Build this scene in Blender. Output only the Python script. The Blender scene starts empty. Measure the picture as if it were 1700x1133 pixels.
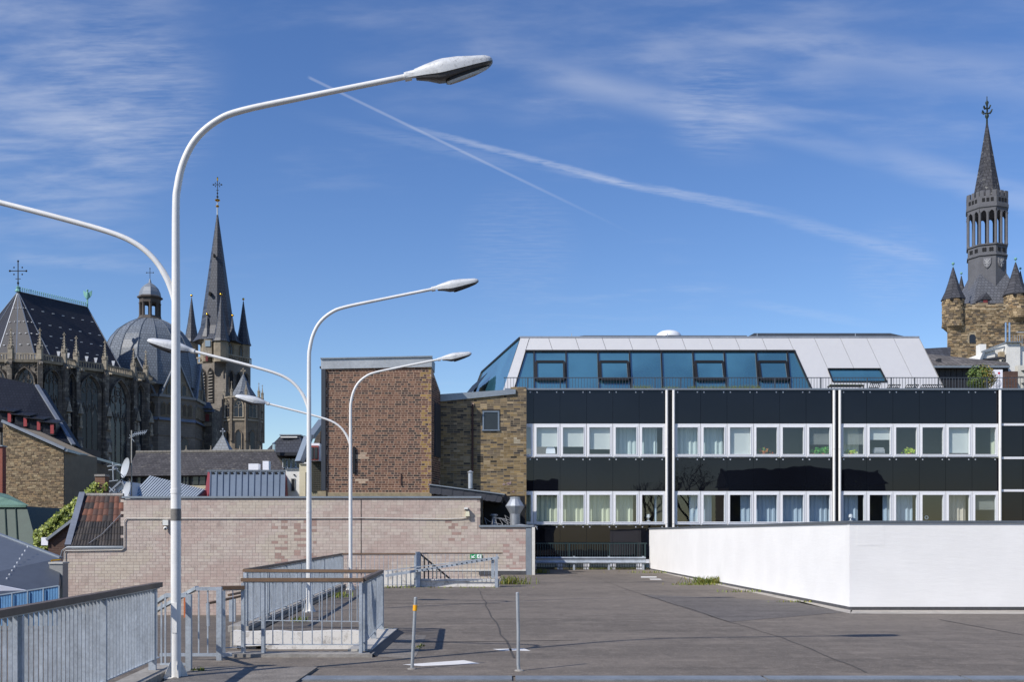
import bpy, math, random
from mathutils import Vector, Matrix
R = random.Random(11)
# ------------------------------------------------------------------ camera, sky, sun, exposure
F, CX, HY, CH = 1700.0, 850.0, 888.0, 1.7        # focal length and horizon in photo pixels, eye height in metres
sc = bpy.context.scene
col = sc.collection
cam_d = bpy.data.cameras.new('camera'); cam = bpy.data.objects.new('camera', cam_d); col.objects.link(cam)
cam_d.sensor_width = 36; cam_d.sensor_fit = 'HORIZONTAL'; cam_d.lens = 36.0 * F / 1700
cam_d.shift_y = (HY - 566.5) / 1700.0
cam.location = (0, 0, CH); cam.rotation_euler = (math.radians(90), 0, 0)
cam_d.clip_end = 5000; cam_d.clip_start = .1
sc.camera = cam
LIGHT = Vector((6.55, 5.1, -7.05)).normalized()   # measured from the lamp-head shadows on the deck
ELEV = math.asin(-LIGHT.z)
ROT = math.atan2(-LIGHT.x, -LIGHT.y)
sd = bpy.data.lights.new('sun', 'SUN'); so = bpy.data.objects.new('sun', sd); col.objects.link(so)
sd.energy = 4.3; sd.angle = math.radians(.53); sd.color = (1, .945, .87)
so.rotation_euler = LIGHT.to_track_quat('-Z', 'Y').to_euler()
so.location = (-20, -20, 40)
sc.view_settings.view_transform = 'Standard'; sc.view_settings.look = 'None'
sc.view_settings.exposure = 0.22; sc.view_settings.gamma = 1; sc.view_settings.use_curve_mapping = False
sc.cycles.max_bounces = 8; sc.cycles.transparent_max_bounces = 12
wd = bpy.data.worlds.new('World'); sc.world = wd; wd.use_nodes = True
wn, wl = wd.node_tree.nodes, wd.node_tree.links
for n in list(wn): wn.remove(n)
def wnode(t, **k):
    n = wn.new(t)
    for a, b in k.items(): setattr(n, a, b)
    return n
def wm(op, a, b=None, c=None):
    n = wnode('ShaderNodeMath', operation=op)
    for i, q in enumerate((a, b, c)):
        if q is None: continue
        if isinstance(q, (int, float)): n.inputs[i].default_value = q
        else: wl.new(q, n.inputs[i])
    return n.outputs[0]
def wdot(vec, d):
    n = wnode('ShaderNodeVectorMath', operation='DOT_PRODUCT'); wl.new(vec, n.inputs[0]); n.inputs[1].default_value = d
    return n.outputs['Value']
def wsm(x, lo, hi):
    n = wnode('ShaderNodeMapRange', interpolation_type='SMOOTHERSTEP'); wl.new(x, n.inputs[0])
    n.inputs[1].default_value = lo; n.inputs[2].default_value = hi
    return n.outputs[0]
sky = wnode('ShaderNodeTexSky', sky_type='NISHITA')
sky.sun_disc = False; sky.sun_elevation = ELEV; sky.sun_rotation = ROT
sky.air_density = 1.05; sky.dust_density = .25; sky.ozone_density = 3.0; sky.altitude = 200
dirv = wnode('ShaderNodeTexCoord').outputs['Generated']
sep = wnode('ShaderNodeSeparateXYZ'); wl.new(dirv, sep.inputs[0])
zc = wm('ADD', wm('MAXIMUM', sep.outputs[2], 0.0), .12)
pl = wnode('ShaderNodeCombineXYZ'); wl.new(wm('DIVIDE', sep.outputs[0], zc), pl.inputs[0]); wl.new(wm('DIVIDE', sep.outputs[1], zc), pl.inputs[1])
def wnoise(scale, rot, stretch, detail=7, rough=.62, dist=.6, loc=(0, 0, 0)):
    mp = wnode('ShaderNodeMapping'); wl.new(pl.outputs[0], mp.inputs[0])
    mp.inputs['Rotation'].default_value = (0, 0, rot); mp.inputs['Scale'].default_value = (1, stretch, 1); mp.inputs['Location'].default_value = loc
    n = wnode('ShaderNodeTexNoise'); wl.new(mp.outputs[0], n.inputs['Vector'])
    n.inputs['Scale'].default_value = scale; n.inputs['Detail'].default_value = detail
    n.inputs['Roughness'].default_value = rough; n.inputs['Distortion'].default_value = dist
    return n.outputs[0]
def pdir(px, py): return Vector(((px - CX) / F, 1, (HY - py) / F)).normalized()
fine = wnoise(4.2, .5, 2.6, 7, .58, .15)
fib = wnoise(16, -.15, 5.0, 5, .6, .3)
big = wnoise(.9, .5, 1.8, 5, .55, .3, (3.1, 1.7, 0))
cir = wm('MULTIPLY', wsm(fine, .43, .80), wsm(big, .46, .70))
cloud = wm('MULTIPLY', cir, .12)
def puff(px, py, rad, amt, tex):
    """a loose bank of cirrus round one direction of the sky"""
    d = wdot(dirv, pdir(px, py))
    return wm('MULTIPLY', wm('MULTIPLY', wsm(d, math.cos(rad), 1.0), wsm(tex, .26, .80)), amt * .60)
for a in ((90, 90, .16, .30, fine), (60, 230, .13, .30, fine), (215, 160, .09, .22, fib), (1235, 70, .115, .34, fine), (1190, 175, .055, .22, fib),
          (1560, 70, .13, .18, fine), (950, 60, .12, .16, fine), (700, 60, .10, .14, fine), (1480, 445, .05, .14, fib), (860, 410, .07, .12, fib)):
    cloud = wm('ADD', cloud, puff(*a))
def trail(p, q, wpx, amt, e0=.03, e1=.03, tex=None, soft=.35):
    """a vapour trail: a great circle between two directions"""
    global cloud
    a, b = pdir(*p), pdir(*q)
    nn = a.cross(b).normalized(); e = (b - a).normalized()
    dist = wm('ABSOLUTE', wdot(dirv, nn))
    if tex is not None: dist = wm('ADD', dist, wm('MULTIPLY', wm('SUBTRACT', tex, .5), wpx / F * 1.6))
    m = wm('SUBTRACT', 1.0, wsm(dist, wpx / F * soft * .4, wpx / F))
    al = wdot(dirv, e); s0, s1 = a.dot(e), b.dot(e)
    m = wm('MULTIPLY', m, wm('MULTIPLY', wsm(al, s0 - .001, s0 + e0), wm('SUBTRACT', 1.0, wsm(al, s1 - e1, s1 + .001))))
    m = wm('MULTIPLY', m, wm('GREATER_THAN', sep.outputs[1], 0.0))
    if tex is not None: m = wm('MULTIPLY', m, wsm(tex, .18, .62))
    cloud = wm('ADD', cloud, wm('MULTIPLY', m, amt * .5))
trail((510, 127), (1100, 412), 3.2, .38, .004, .22)
trail((600, 190), (1090, 318), 7, .55, .12, .05, fib)
trail((1040, 303), (1365, 362), 7, .45, .05, .14, fib)
trail((420, 172), (900, 284), 14, .16, .16, .05, fib)
trail((840, 266), (1330, 368), 7, .36, .10, .05, fib)
trail((1260, 352), (1590, 444), 15, .28, .05, .05, fib)
trail((830, 100), (1200, 198), 34, .30, .08, .06, fine)
trail((1150, 178), (1480, 272), 22, .22, .06, .05, fine)
trail((1380, 232), (1760, 350), 30, .34, .10, .02, fine)
trail((1130, 40), (1800, 150), 40, .22, .10, .02, fine)
trail((1180, 492), (1500, 548), 11, .16, .08, .08, fib)
trail((0, 425), (330, 455), 14, .16, .02, .1, fib)
cloud = wm('MINIMUM', cloud, .8)
hs = wnode('ShaderNodeHueSaturation'); wl.new(sky.outputs[0], hs.inputs['Color']); hs.inputs['Saturation'].default_value = 1.2; hs.inputs['Value'].default_value = 1.42; hs.inputs['Hue'].default_value = .512
mixc = wnode('ShaderNodeMixRGB'); wl.new(cloud, mixc.inputs[0]); wl.new(hs.outputs[0], mixc.inputs[1]); mixc.inputs[2].default_value = (7.8, 8.2, 9.2, 1)
bg = wnode('ShaderNodeBackground'); wl.new(mixc.outputs[0], bg.inputs[0]); bg.inputs[1].default_value = .085
wo = wnode('ShaderNodeOutputWorld'); wl.new(bg.outputs[0], wo.inputs[0])

# ------------------------------------------------------------------ helpers
def W(px, py, D): return Vector(((px - CX) / F * D, D, CH + (HY - py) / F * D))
def XX(px, D): return (px - CX) / F * D
def ZZ(py, D): return CH + (HY - py) / F * D
V = lambda x, y, z: Vector((x, y, z))
UP = V(0, 0, 1)
WO = {}
def setp(o, label=None, cat=None, group=None, kind=None):
    if label: o['label'] = label
    if cat: o['category'] = cat
    if group: o['group'] = group
    if kind: o['kind'] = kind
    return o
def place(o, w, parent):
    w = Vector(w); WO[o.name] = w
    if parent is not None:
        o.parent = parent; o.location = w - WO[parent.name]
    else: o.location = w
def empty(name, loc, label, cat, group=None):
    o = bpy.data.objects.new(name, None); col.objects.link(o); o.empty_display_size = .2
    place(o, loc, None); return setp(o, label, cat, group)
def inst(name, mesh, loc, parent, rz=0, scale=None):
    o = bpy.data.objects.new(name, mesh); col.objects.link(o); place(o, loc, parent); o.rotation_euler.z = rz
    if scale: o.scale = scale
    return o
class MB:
    def __init__(s): s.v = []; s.f = []; s.c = []
    def add(s, vs, fs, c=None):
        b = len(s.v); s.v += [tuple(p) for p in vs]; s.f += [tuple(i + b for i in f) for f in fs]
        if c is not None: s.c += [c] * len(fs)
        return s
    def box(s, x0, x1, y0, y1, z0, z1, c=None):
        return s.add([(x0,y0,z0),(x1,y0,z0),(x1,y1,z0),(x0,y1,z0),(x0,y0,z1),(x1,y0,z1),(x1,y1,z1),(x0,y1,z1)],
              [(3,2,1,0),(4,5,6,7),(0,1,5,4),(1,2,6,5),(2,3,7,6),(3,0,4,7)], c)
    def obox(s, ctr, a, b, d, c=None):
        ctr = Vector(ctr); P = [ctr + i*a + j*b + k*d for k in (-1,1) for j in (-1,1) for i in (-1,1)]
        return s.add(P, [(0,2,3,1),(4,5,7,6),(0,1,5,4),(1,3,7,5),(3,2,6,7),(2,0,4,6)], c)
    def bar(s, p, q, w, h=None, up=UP):
        p, q = Vector(p), Vector(q); h = h or w; d = q - p
        if d.length < 1e-6: return s
        d1 = d.normalized(); u = Vector(up)
        if abs(d1.dot(u)) > .98: u = V(0, 1, 0) if abs(d1.y) < .9 else V(1, 0, 0)
        a = d1.cross(u).normalized(); b = a.cross(d1)
        return s.obox((p + q) / 2, a * w / 2, d / 2, b * h / 2)
    def prism(s, poly, ex, c=None):
        n = len(poly); P = [Vector(p) for p in poly]; ex = Vector(ex)
        return s.add(P + [p + ex for p in P], [tuple(range(n)), tuple(range(2*n-1, n-1, -1))] + [(i, i+n, (i+1) % n + n, (i+1) % n) for i in range(n)], c)
    def loft(s, rings, cap=True, c=None):
        n = len(rings[0]); P = [p for r in rings for p in r]; fs = []
        for k in range(len(rings) - 1):
            for i in range(n): fs.append((k*n+i, k*n+(i+1) % n, (k+1)*n+(i+1) % n, (k+1)*n+i))
        if cap: fs += [tuple(range(n-1, -1, -1)), tuple(range((len(rings)-1)*n, len(rings)*n))]
        return s.add(P, fs, c)
    def lathe(s, cx, cy, prof, n=16, rot=0., c=None):
        return s.loft([[V(cx + max(r, .002)*math.cos(rot+2*math.pi*i/n), cy + max(r, .002)*math.sin(rot+2*math.pi*i/n), z) for i in range(n)] for r, z in prof], True, c)
    def tube(s, pts, rad, n=10, c=None):
        pts = [Vector(p) for p in pts]; rads = rad if isinstance(rad, (list, tuple)) else [rad]*len(pts)
        rings = []; u = None
        for i, p in enumerate(pts):
            t = (pts[min(i+1, len(pts)-1)] - pts[max(i-1, 0)]).normalized()
            if u is None:
                u = t.cross(V(0, 1, 0)); 
                if u.length < .1: u = t.cross(V(1, 0, 0))
            u = (u - t * u.dot(t)).normalized(); w = t.cross(u)
            rings.append([p + (u*math.cos(2*math.pi*k/n) + w*math.sin(2*math.pi*k/n))*rads[i] for k in range(n)])
        return s.loft(rings, True, c)
    def sphere(s, ctr, r, n=10, m=6, sq=(1,1,1)):
        ctr = Vector(ctr)
        return s.loft([[ctr + V(sq[0]*r*math.sin(math.pi*max(.02, min(.98, j/m)))*math.cos(2*math.pi*i/n), sq[1]*r*math.sin(math.pi*max(.02, min(.98, j/m)))*math.sin(2*math.pi*i/n), -sq[2]*r*math.cos(math.pi*j/m)) for i in range(n)] for j in range(m+1)])
    def quad(s, a, b, c_, d, c=None): return s.add([a, b, c_, d], [(0,1,2,3)], c)
    def mesh(s, name, mat, smooth=False, origin=(0, 0, 0)):
        o = Vector(origin); me = bpy.data.meshes.new(name)
        me.from_pydata([(x-o.x, y-o.y, z-o.z) for x, y, z in s.v], [], s.f)
        if mat: me.materials.append(mat)
        if s.c:
            at = me.color_attributes.new('col', 'FLOAT_COLOR', 'CORNER'); buf = []
            for f, c in zip(s.f, s.c): buf += (list(c) + [1.0]) * len(f)
            at.data.foreach_set('color', buf)
        if smooth:
            me.polygons.foreach_set('use_smooth', [True]*len(me.polygons))
            me.set_sharp_from_angle(angle=math.radians(40))
        return me
    def build(s, name, mat, parent=None, smooth=False, label=None, cat=None, group=None, kind=None):
        xs, ys, zs = zip(*s.v); o0 = V((min(xs)+max(xs))/2, (min(ys)+max(ys))/2, min(zs))
        o = bpy.data.objects.new(name, s.mesh(name, mat, smooth, o0)); col.objects.link(o); place(o, o0, parent)
        return setp(o, label, cat, group, kind)

# ------------------------------------------------------------------ materials
def lc(h):
    h = h.lstrip('#'); q = [int(h[i:i+2], 16)/255 for i in (0, 2, 4)]
    return tuple(x/12.92 if x <= .04045 else ((x+.055)/1.055)**2.4 for x in q)
MC = {}
class NM:
    def __init__(s, name):
        s.m = bpy.data.materials.new(name); s.m.use_nodes = True; s.n = s.m.node_tree.nodes; s.l = s.m.node_tree.links
        s.b = s.n['Principled BSDF']; s.pos = s.n.new('ShaderNodeNewGeometry').outputs['Position']
    def node(s, t, ins=None, **k):
        n = s.n.new(t)
        for a, b in k.items(): setattr(n, a, b)
        for a, b in (ins or {}).items(): s.set(n.inputs[a], b)
        return n
    def set(s, sock, b):
        if hasattr(b, 'is_output'): s.l.new(b, sock)
        else:
            if isinstance(b, tuple) and len(b) == 3 and sock.type == 'RGBA': b = b + (1,)
            sock.default_value = b
    def noise(s, scale, detail=5, rough=.55, vec=None, stretch=None, dist=0.):
        vec = vec or s.pos
        if stretch: vec = s.node('ShaderNodeMapping', {'Vector': vec, 'Scale': stretch}).outputs[0]
        return s.node('ShaderNodeTexNoise', {'Vector': vec, 'Scale': scale, 'Detail': detail, 'Roughness': rough, 'Distortion': dist}).outputs[0]
    def mr(s, x, a, b, c=0., d=1.): return s.node('ShaderNodeMapRange', {0: x, 1: a, 2: b, 3: c, 4: d}, interpolation_type='SMOOTHSTEP').outputs[0]
    def mix(s, f, a, b, mode='MIX'): return s.node('ShaderNodeMixRGB', {0: f, 1: a, 2: b}, blend_type=mode).outputs[0]
    def math(s, op, a, b=0.): return s.node('ShaderNodeMath', {0: a, 1: b}, operation=op).outputs[0]
    def bump(s, h, st, dist=.02):
        n = s.node('ShaderNodeBump', {'Height': h, 'Strength': st, 'Distance': dist}); s.l.new(n.outputs[0], s.b.inputs['Normal'])
    def fin(s, colr, rough=.6, metal=0., ior=None, spec=None):
        s.set(s.b.inputs['Base Color'], colr); s.set(s.b.inputs['Roughness'], rough); s.set(s.b.inputs['Metallic'], metal)
        if ior: s.b.inputs['IOR'].default_value = ior
        if spec is not None: s.b.inputs['Specular IOR Level'].default_value = spec
        return s.m
def sh(c, k): return tuple(min(1, x*k) for x in c)
def M(name, c, rough=.6, metal=0., var=.2, scale=1., bump=0., bscale=30., c2=None, stretch=None, streak=0., ior=None, spec=None):
    if name in MC: return MC[name]
    t = NM(name); c = lc(c) if isinstance(c, str) else c
    a = sh(c, 1-var); b = sh(c, 1+var) if c2 is None else (lc(c2) if isinstance(c2, str) else c2)
    o = t.mix(t.mr(t.noise(scale, 6, .6, stretch=stretch), .3, .7), a, b)
    o = t.mix(.5, o, t.mix(t.mr(t.noise(scale*9, 4), .3, .7), sh(c, 1-var*.7), sh(c, 1+var*.7)))
    if streak:
        o = t.mix(t.math('MULTIPLY', t.mr(t.noise(2.2, 6, .65, stretch=(1, 1, .07)), .5, .78), streak), o, sh(c, .38))
    if bump: t.bump(t.noise(bscale, 4), bump, .02)
    MC[name] = t.fin(o, rough, metal, ior, spec); return MC[name]
def slate(name, c, row=.22, width=.3, ky=.7, light=.25, rough=.7, bump=.5, lichen=None):
    if name in MC: return MC[name]
    t = NM(name); c = lc(c) if isinstance(c, str) else c
    sx = t.node('ShaderNodeSeparateXYZ', {0: t.pos})
    u = t.math('ADD', sx.outputs[0], t.math('MULTIPLY', sx.outputs[1], ky))
    v = t.node('ShaderNodeCombineXYZ', {0: u, 1: sx.outputs[2]}).outputs[0]
    br = t.node('ShaderNodeTexBrick', {'Vector': v, 'Scale': 1., 'Brick Width': width, 'Row Height': row, 'Mortar Size': row*.09, 'Color1': sh(c, 1-light), 'Color2': sh(c, 1+light), 'Mortar': sh(c, .45)})
    br.offset = .5
    o = t.mix(t.mr(t.noise(.6, 5), .3, .7), t.mix(.35, br.outputs[0], sh(c, .7)), br.outputs[0])
    if lichen: o = t.mix(t.math('MULTIPLY', t.mr(t.noise(2.6, 8, .7), .56, .68), .8), o, lc(lichen))
    t.bump(br.outputs['Fac'], -bump if bump else 0, .02)
    MC[name] = t.fin(o, rough, 0, None, .18); return MC[name]
def stone(name, c1, c2, cm, bw=.7, bh=.35, ky=.7, dirt=.5, dscale=.25, bump=.5, pale=None):
    if name in MC: return MC[name]
    t = NM(name); c1, c2, cm = lc(c1), lc(c2), lc(cm)
    sx = t.node('ShaderNodeSeparateXYZ', {0: t.pos})
    w = t.math('MULTIPLY', t.noise(1.3, 2), .25)
    u = t.math('ADD', t.math('ADD', sx.outputs[0], w), t.math('MULTIPLY', sx.outputs[1], ky))
    v = t.node('ShaderNodeCombineXYZ', {0: u, 1: sx.outputs[2]}).outputs[0]
    br = t.node('ShaderNodeTexBrick', {'Vector': v, 'Scale': 1., 'Brick Width': bw, 'Row Height': bh, 'Mortar Size': bh*.06, 'Mortar Smooth': .3, 'Color1': c1, 'Color2': c2, 'Mortar': cm, 'Bias': -.1})
    br.squash = 1.6; br.squash_frequency = 3
    o = t.mix(t.math('MULTIPLY', t.mr(t.noise(dscale, 8, .68), .42, .66), dirt), br.outputs[0], sh(c1, .3))
    o = t.mix(t.mr(t.noise(2.5, 6, .7), .3, .75, 0, .5), o, sh(c2, 1.25))
    if pale: o = t.mix(t.math('MULTIPLY', t.mr(t.noise(.75, 7, .72), .55, .66), .8), o, lc(pale))
    t.bump(t.math('ADD', br.outputs['Fac'], t.math('MULTIPLY', t.noise(9, 4), -.5)), -bump, .04)
    MC[name] = t.fin(o, .85, 0); return MC[name]
def colattr(name, rough=.8, grain=.25, bump=.3, bscale=40, over=None):
    if name in MC: return MC[name]
    t = NM(name); at = t.node('ShaderNodeAttribute', attribute_name='col').outputs[0]
    o = t.mix(grain, at, t.mix(t.mr(t.noise(28, 5, .6), .3, .7), (.25, .25, .25), (1., 1., 1.)), 'MULTIPLY')
    if over: o = t.mix(t.math('MULTIPLY', t.mr(t.noise(over[1], 7, .65), over[2], over[3]), over[4]), o, lc(over[0]))
    if bump: t.bump(t.noise(bscale, 4), bump, .01)
    MC[name] = t.fin(o, rough, 0); return MC[name]
def clearglass(name, tint=(.9, .95, .95), refl=.9):
    if name in MC: return MC[name]
    t = NM(name); tr = t.node('ShaderNodeBsdfTransparent', {0: tint}); gl = t.node('ShaderNodeBsdfGlossy', {0: (1., 1., 1.), 'Roughness': .01})
    lw = t.node('ShaderNodeLayerWeight', {'Blend': .5}); fr = t.math('ADD', .10, t.math('MULTIPLY', t.math('POWER', lw.outputs['Facing'], 5.), .7)); mx = t.node('ShaderNodeMixShader', {0: t.math('MULTIPLY', fr, refl), 1: tr.outputs[0], 2: gl.outputs[0]})
    t.l.new(mx.outputs[0], t.n['Material Output'].inputs[0]); MC[name] = t.m; return t.m

white_paint = lambda: M('lamp_paint', '#dadad8', .42, var=.07, scale=1.6, streak=.34)
galv = lambda: M('galvanised_steel', '#a6aeb6', .52, .35, .3, 3.5, .1, 60)
alu = lambda: M('grey_zinc_sheet', '#8f969c', .45, .5, .16, .8)
dark = lambda: M('dark_interior', '#15161a', .9, var=.2)
black_metal = lambda: M('black_metal', '#17181b', .5, .2, .15)
white_frame = lambda: M('white_window_frame', '#dcdde0', .35, var=.03)
conc = lambda: M('weathered_concrete', '#8e8a84', .9, var=.35, scale=1.4, bump=.4, bscale=24, streak=.3)
gold = lambda: M('gilded_metal', '#d6a437', .28, 1., .1)
verdigris = lambda: M('verdigris_copper', '#6fa39a', .7, .1, .25, 2)
slate_dark = lambda: slate('dark_slate', '#30323a', .32, .42)
lead = lambda: M('lead_sheet', '#80868f', .5, .3, .2, .6)

# ------------------------------------------------------------------ masonry
def masonry(parent, O, u, n, wid, hei, ch, bl, palette, mat, inside=None, bond='run', mortar=.012, single=300, name='brick', pick=None, proud=(.006, .016), rnd=R, jitter=0.):
    """lay courses of bricks on a wall face; the larger ones are parts of their own, the rest one mass"""
    O, u, n = Vector(O), Vector(u).normalized(), Vector(n).normalized(); rest = MB(); own = []; row = 0; z = 0.
    while z < hei - ch*.5:
        if bond == 'english': L = bl if row % 2 else bl/2
        else: L = bl
        x = -(L*.5 if row % 2 else 0.)
        if bond == 'english': x -= rnd.uniform(0, .12)
        if bond == 'rubble': x = -rnd.random()*bl; hh = ch*rnd.uniform(.75, 1.3)
        else: hh = ch
        while x < wid:
            l = L
            if bond == 'rubble': l = bl*rnd.uniform(.5, 1.6)
            elif bond == 'wild': l = bl if rnd.random() < .7 else bl*.5
            x0, x1 = max(x, 0)+mortar/2, min(x+l, wid)-mortar/2
            if x1-x0 > .05 and (inside is None or inside((x0+x1)/2, z+hh/2)):
                p = rnd.uniform(*proud); c = palette((x0+x1)/2, z+hh/2, rnd)
                j = [rnd.uniform(-jitter, jitter) for _ in range(4)]
                a = O+u*(x0+j[0])+UP*(z+mortar/2+j[1]); b = O+u*(x1+j[2])+UP*(z+hh-mortar/2+j[3])
                P = [a, O+u*(x1+j[2])+UP*(z+mortar/2+j[1]), b, O+u*(x0+j[0])+UP*(z+hh-mortar/2+j[3])]
                own.append(((x0+x1)/2, z+hh/2, l*hh, P, n*p, c))
            x += l
        z += hh; row += 1
    if pick: own.sort(key=lambda b: pick(b[0], b[1]) - b[2]*20)
    else: own.sort(key=lambda b: -b[2])
    for k, (cx_, cz_, ar, P, ex, c) in enumerate(own):
        fs = [(4,5,6,7),(0,1,5,4),(1,2,6,5),(2,3,7,6),(3,0,4,7)]; vs = P + [q+ex for q in P]
        if k < single: MB().add(vs, fs, c).build(name, mat, parent)
        else: rest.add(vs, fs, c)
    if rest.v: rest.build(name + '_courses', mat, parent, kind='stuff')
def leaves(n, fn, size, cols, rnd=R):
    m = MB()
    for _ in range(n):
        p, nrm = fn(rnd); nrm = (Vector(nrm) + V(rnd.uniform(-.7, .7), rnd.uniform(-.7, .7), rnd.uniform(-.5, .7))).normalized()
        a = nrm.cross(V(rnd.uniform(-1, 1), rnd.uniform(-1, 1), rnd.uniform(-1, 1)+.01)).normalized(); b = nrm.cross(a); s = size*rnd.uniform(.6, 1.3)
        c = rnd.choice(cols); k = rnd.uniform(.75, 1.25); p = Vector(p)
        m.add([p-a*s*.5, p+b*s*.35, p+a*s*.6, p-b*s*.35], [(0,1,2,3)], tuple(min(1, q*k) for q in c))
    return m
def gothic(parent, O, u, n, w, hs, mat_s, mat_g, lights=2, depth=.3, frame=.22, tracery=True, name='window', steep=1.0, louvre=None, pane_off=.03):
    """pointed window: moulded surround, recessed pane, mullions and a traceried head"""
    O, u, n = Vector(O), Vector(u).normalized(), Vector(n).normalized(); h2 = w/2
    def arch(k, steps=7):
        r = w*steep; cxr = r-h2; pts = [(-h2-k, 0), (-h2-k, hs)]
        top = math.sqrt(r*r - cxr*cxr); a1 = math.acos(cxr/r)
        for i in range(1, steps): a = a1*i/steps; pts.append((cxr-(r+k)*math.cos(a), hs+(r+k)*math.sin(a)))
        pts.append((0, hs+top+k*1.15)); pts += [(-x, z) for x, z in reversed(pts[:-1])]
        return pts, top
    pi, top = arch(0); po, _ = arch(frame); Q = lambda x, z, d: O+u*x+UP*z+n*d
    s = MB(); k = len(pi)
    for i in range(k-1):
        A, B, C, D_ = pi[i], pi[i+1], po[i+1], po[i]
        s.add([Q(*A, depth*.2), Q(*B, depth*.2), Q(*C, depth), Q(*D_, depth), Q(*A, -.05), Q(*B, -.05), Q(*C, -.05), Q(*D_, -.05)], [(0,1,2,3),(0,4,5,1),(3,2,6,7)])
    if frame > .05: s.obox(Q(0, -frame*.3, depth*.5), u*(h2+frame), n*(depth*.6), UP*(frame*.3))
    fr = s.build(name, mat_s, parent)
    g = MB(); g.add([Q(x, z, pane_off) for x, z in pi], [tuple(range(k-1, -1, -1))]); g.build('pane', mat_g, fr)
    t = MB(); tw = max(.06, w*.045)
    for i in range(1, lights):
        x = -h2+w*i/lights; t.obox(Q(x, hs*.55, .07), u*tw*.5, n*.06, UP*hs*.55)
    if tracery:
        def ring(cx_, cz_, r):
            for i in range(12):
                a0, a1 = 2*math.pi*i/12, 2*math.pi*(i+1)/12
                t.bar(Q(cx_+r*math.cos(a0), cz_+r*math.sin(a0), .08), Q(cx_+r*math.cos(a1), cz_+r*math.sin(a1), .08), tw*.8, .1, n)
        ring(0, hs+top*.42, w*.22)
        if lights >= 3:
            ring(-w*.24, hs+top*.08, w*.15); ring(w*.24, hs+top*.08, w*.15); ring(0, hs+top*.42, w*.11)
        for i in range(lights):
            xa, xb = -h2+w*i/lights, -h2+w*(i+1)/lights; xm = (xa+xb)/2; zt = hs*.93
            t.bar(Q(xa, zt*.92, .08), Q(xm, zt, .08), tw*.7, .1, n); t.bar(Q(xm, zt, .08), Q(xb, zt*.92, .08), tw*.7, .1, n)
    if louvre:
        z = hs*.06
        while z < hs+top*.55:
            f = 1 if z < hs else max(.25, 1-(z-hs)/top)
            t.obox(Q(0, z, .1), u*(h2*.92*f), n*.16, UP*.09); z += louvre
    if t.v: t.build('louvres' if louvre else 'tracery', mat_s if not louvre else M('pale_louvre', '#8d8880', .8), fr)
    return fr
def pinnacle(parent, p, w, hb, hs, mat, capmat=None, crock=True, name='pinnacle'):
    p = Vector(p); m = MB(); m.box(p.x-w/2, p.x+w/2, p.y-w/2, p.y+w/2, p.z, p.z+hb)
    for a, b in ((1,0),(-1,0),(0,1),(0,-1)):
        c = p+V(a*w*.5, b*w*.5, hb); t_ = V(-b, a, 0)*w*.42; o_ = V(a, b, 0)*w*.12
        m.prism([c-t_, c+t_, c+UP*w*1.0], o_)
    m.lathe(p.x, p.y, [(w*.55, p.z+hb), (w*.42, p.z+hb+w*.2), (w*.09, p.z+hb+hs*.9)], 4, math.pi/4)
    if crock:
        for i in range(1, 6):
            f = i/6; r = w*.55*(1-f)+w*.09; z = p.z+hb+hs*.9*f
            for q in range(4):
                a = math.pi/4+q*math.pi/2; m.obox((p.x+r*math.cos(a), p.y+r*math.sin(a), z), V(w*.09, 0, 0), V(0, w*.09, 0), V(0, 0, w*.09))
    z = p.z+hb+hs*.92; m.bar((p.x, p.y, z-.1), (p.x, p.y, p.z+hb+hs*1.08), w*.14); m.bar((p.x-w*.35, p.y, z+hs*.04), (p.x+w*.35, p.y, z+hs*.04), w*.16); m.bar((p.x, p.y-w*.35, z+hs*.04), (p.x, p.y+w*.35, z+hs*.04), w*.16)
    return m.build(name, mat, parent)
# ------------------------------------------------------------------ the parking deck and its ramp
def G(px, py, z=0.): 
    D = (CH - z) * F / (py - HY); return V(XX(px, D), D, z)
def asphalt(name, base, patch=.35):
    t = NM(name); c = lc(base)
    o = t.mix(t.mr(t.noise(.22, 7, .6, stretch=(.45, 1.3, 1)), .34, .66), sh(c, .78), sh(c, 1.18))
    o = t.mix(t.mr(t.noise(1.1, 6, .65, stretch=(.6, 1.5, 1)), .50, .68, 0, .6), o, sh(c, 1.6))
    o = t.mix(t.mr(t.noise(.5, 5, .6, stretch=(.35, 2.4, 1)), .52, .68, 0, .65), o, sh(c, .58))
    o = t.mix(t.mr(t.noise(3.3, 6, .7, stretch=(.7, .5, 1)), .5, .66, 0, .5), o, sh(c, 1.55)); o = t.mix(t.mr(t.noise(4.1, 6, .7, stretch=(.8, .4, 1)), .52, .68, 0, .5), o, sh(c, .55))
    o = t.mix(t.mr(t.noise(.9, 8, .72), .5, .66, 0, .45), o, sh(c, .55)); o = t.mix(t.mr(t.noise(7, 6, .75), .5, .7, 0, .6), o, sh(c, 1.75)); o = t.mix(t.mr(t.noise(11, 6, .75), .5, .72, 0, .6), o, sh(c, .45))
    o = t.mix(t.mr(t.noise(2.4, 4, .6, stretch=(.08, 1.6, 1)), .55, .72, 0, .4), o, sh(c, 1.5))
    sp = t.noise(38, 4, .8)
    o = t.mix(t.mr(sp, .54, .68, 0, .6), o, sh(c, 2.8)); o = t.mix(t.mr(sp, .34, .46, .65, 0), o, sh(c, .4))
    t.bump(t.noise(60, 4, .7), .7, .012)
    return t.fin(o, .88)
ASPH = asphalt('deck_asphalt', '#6a6259'); ASPH2 = asphalt('ramp_asphalt', '#60584f')
LR0, LR1 = V(-3.52, 2, 0), V(-4.28, 12.4, 0)
m = MB()
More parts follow.
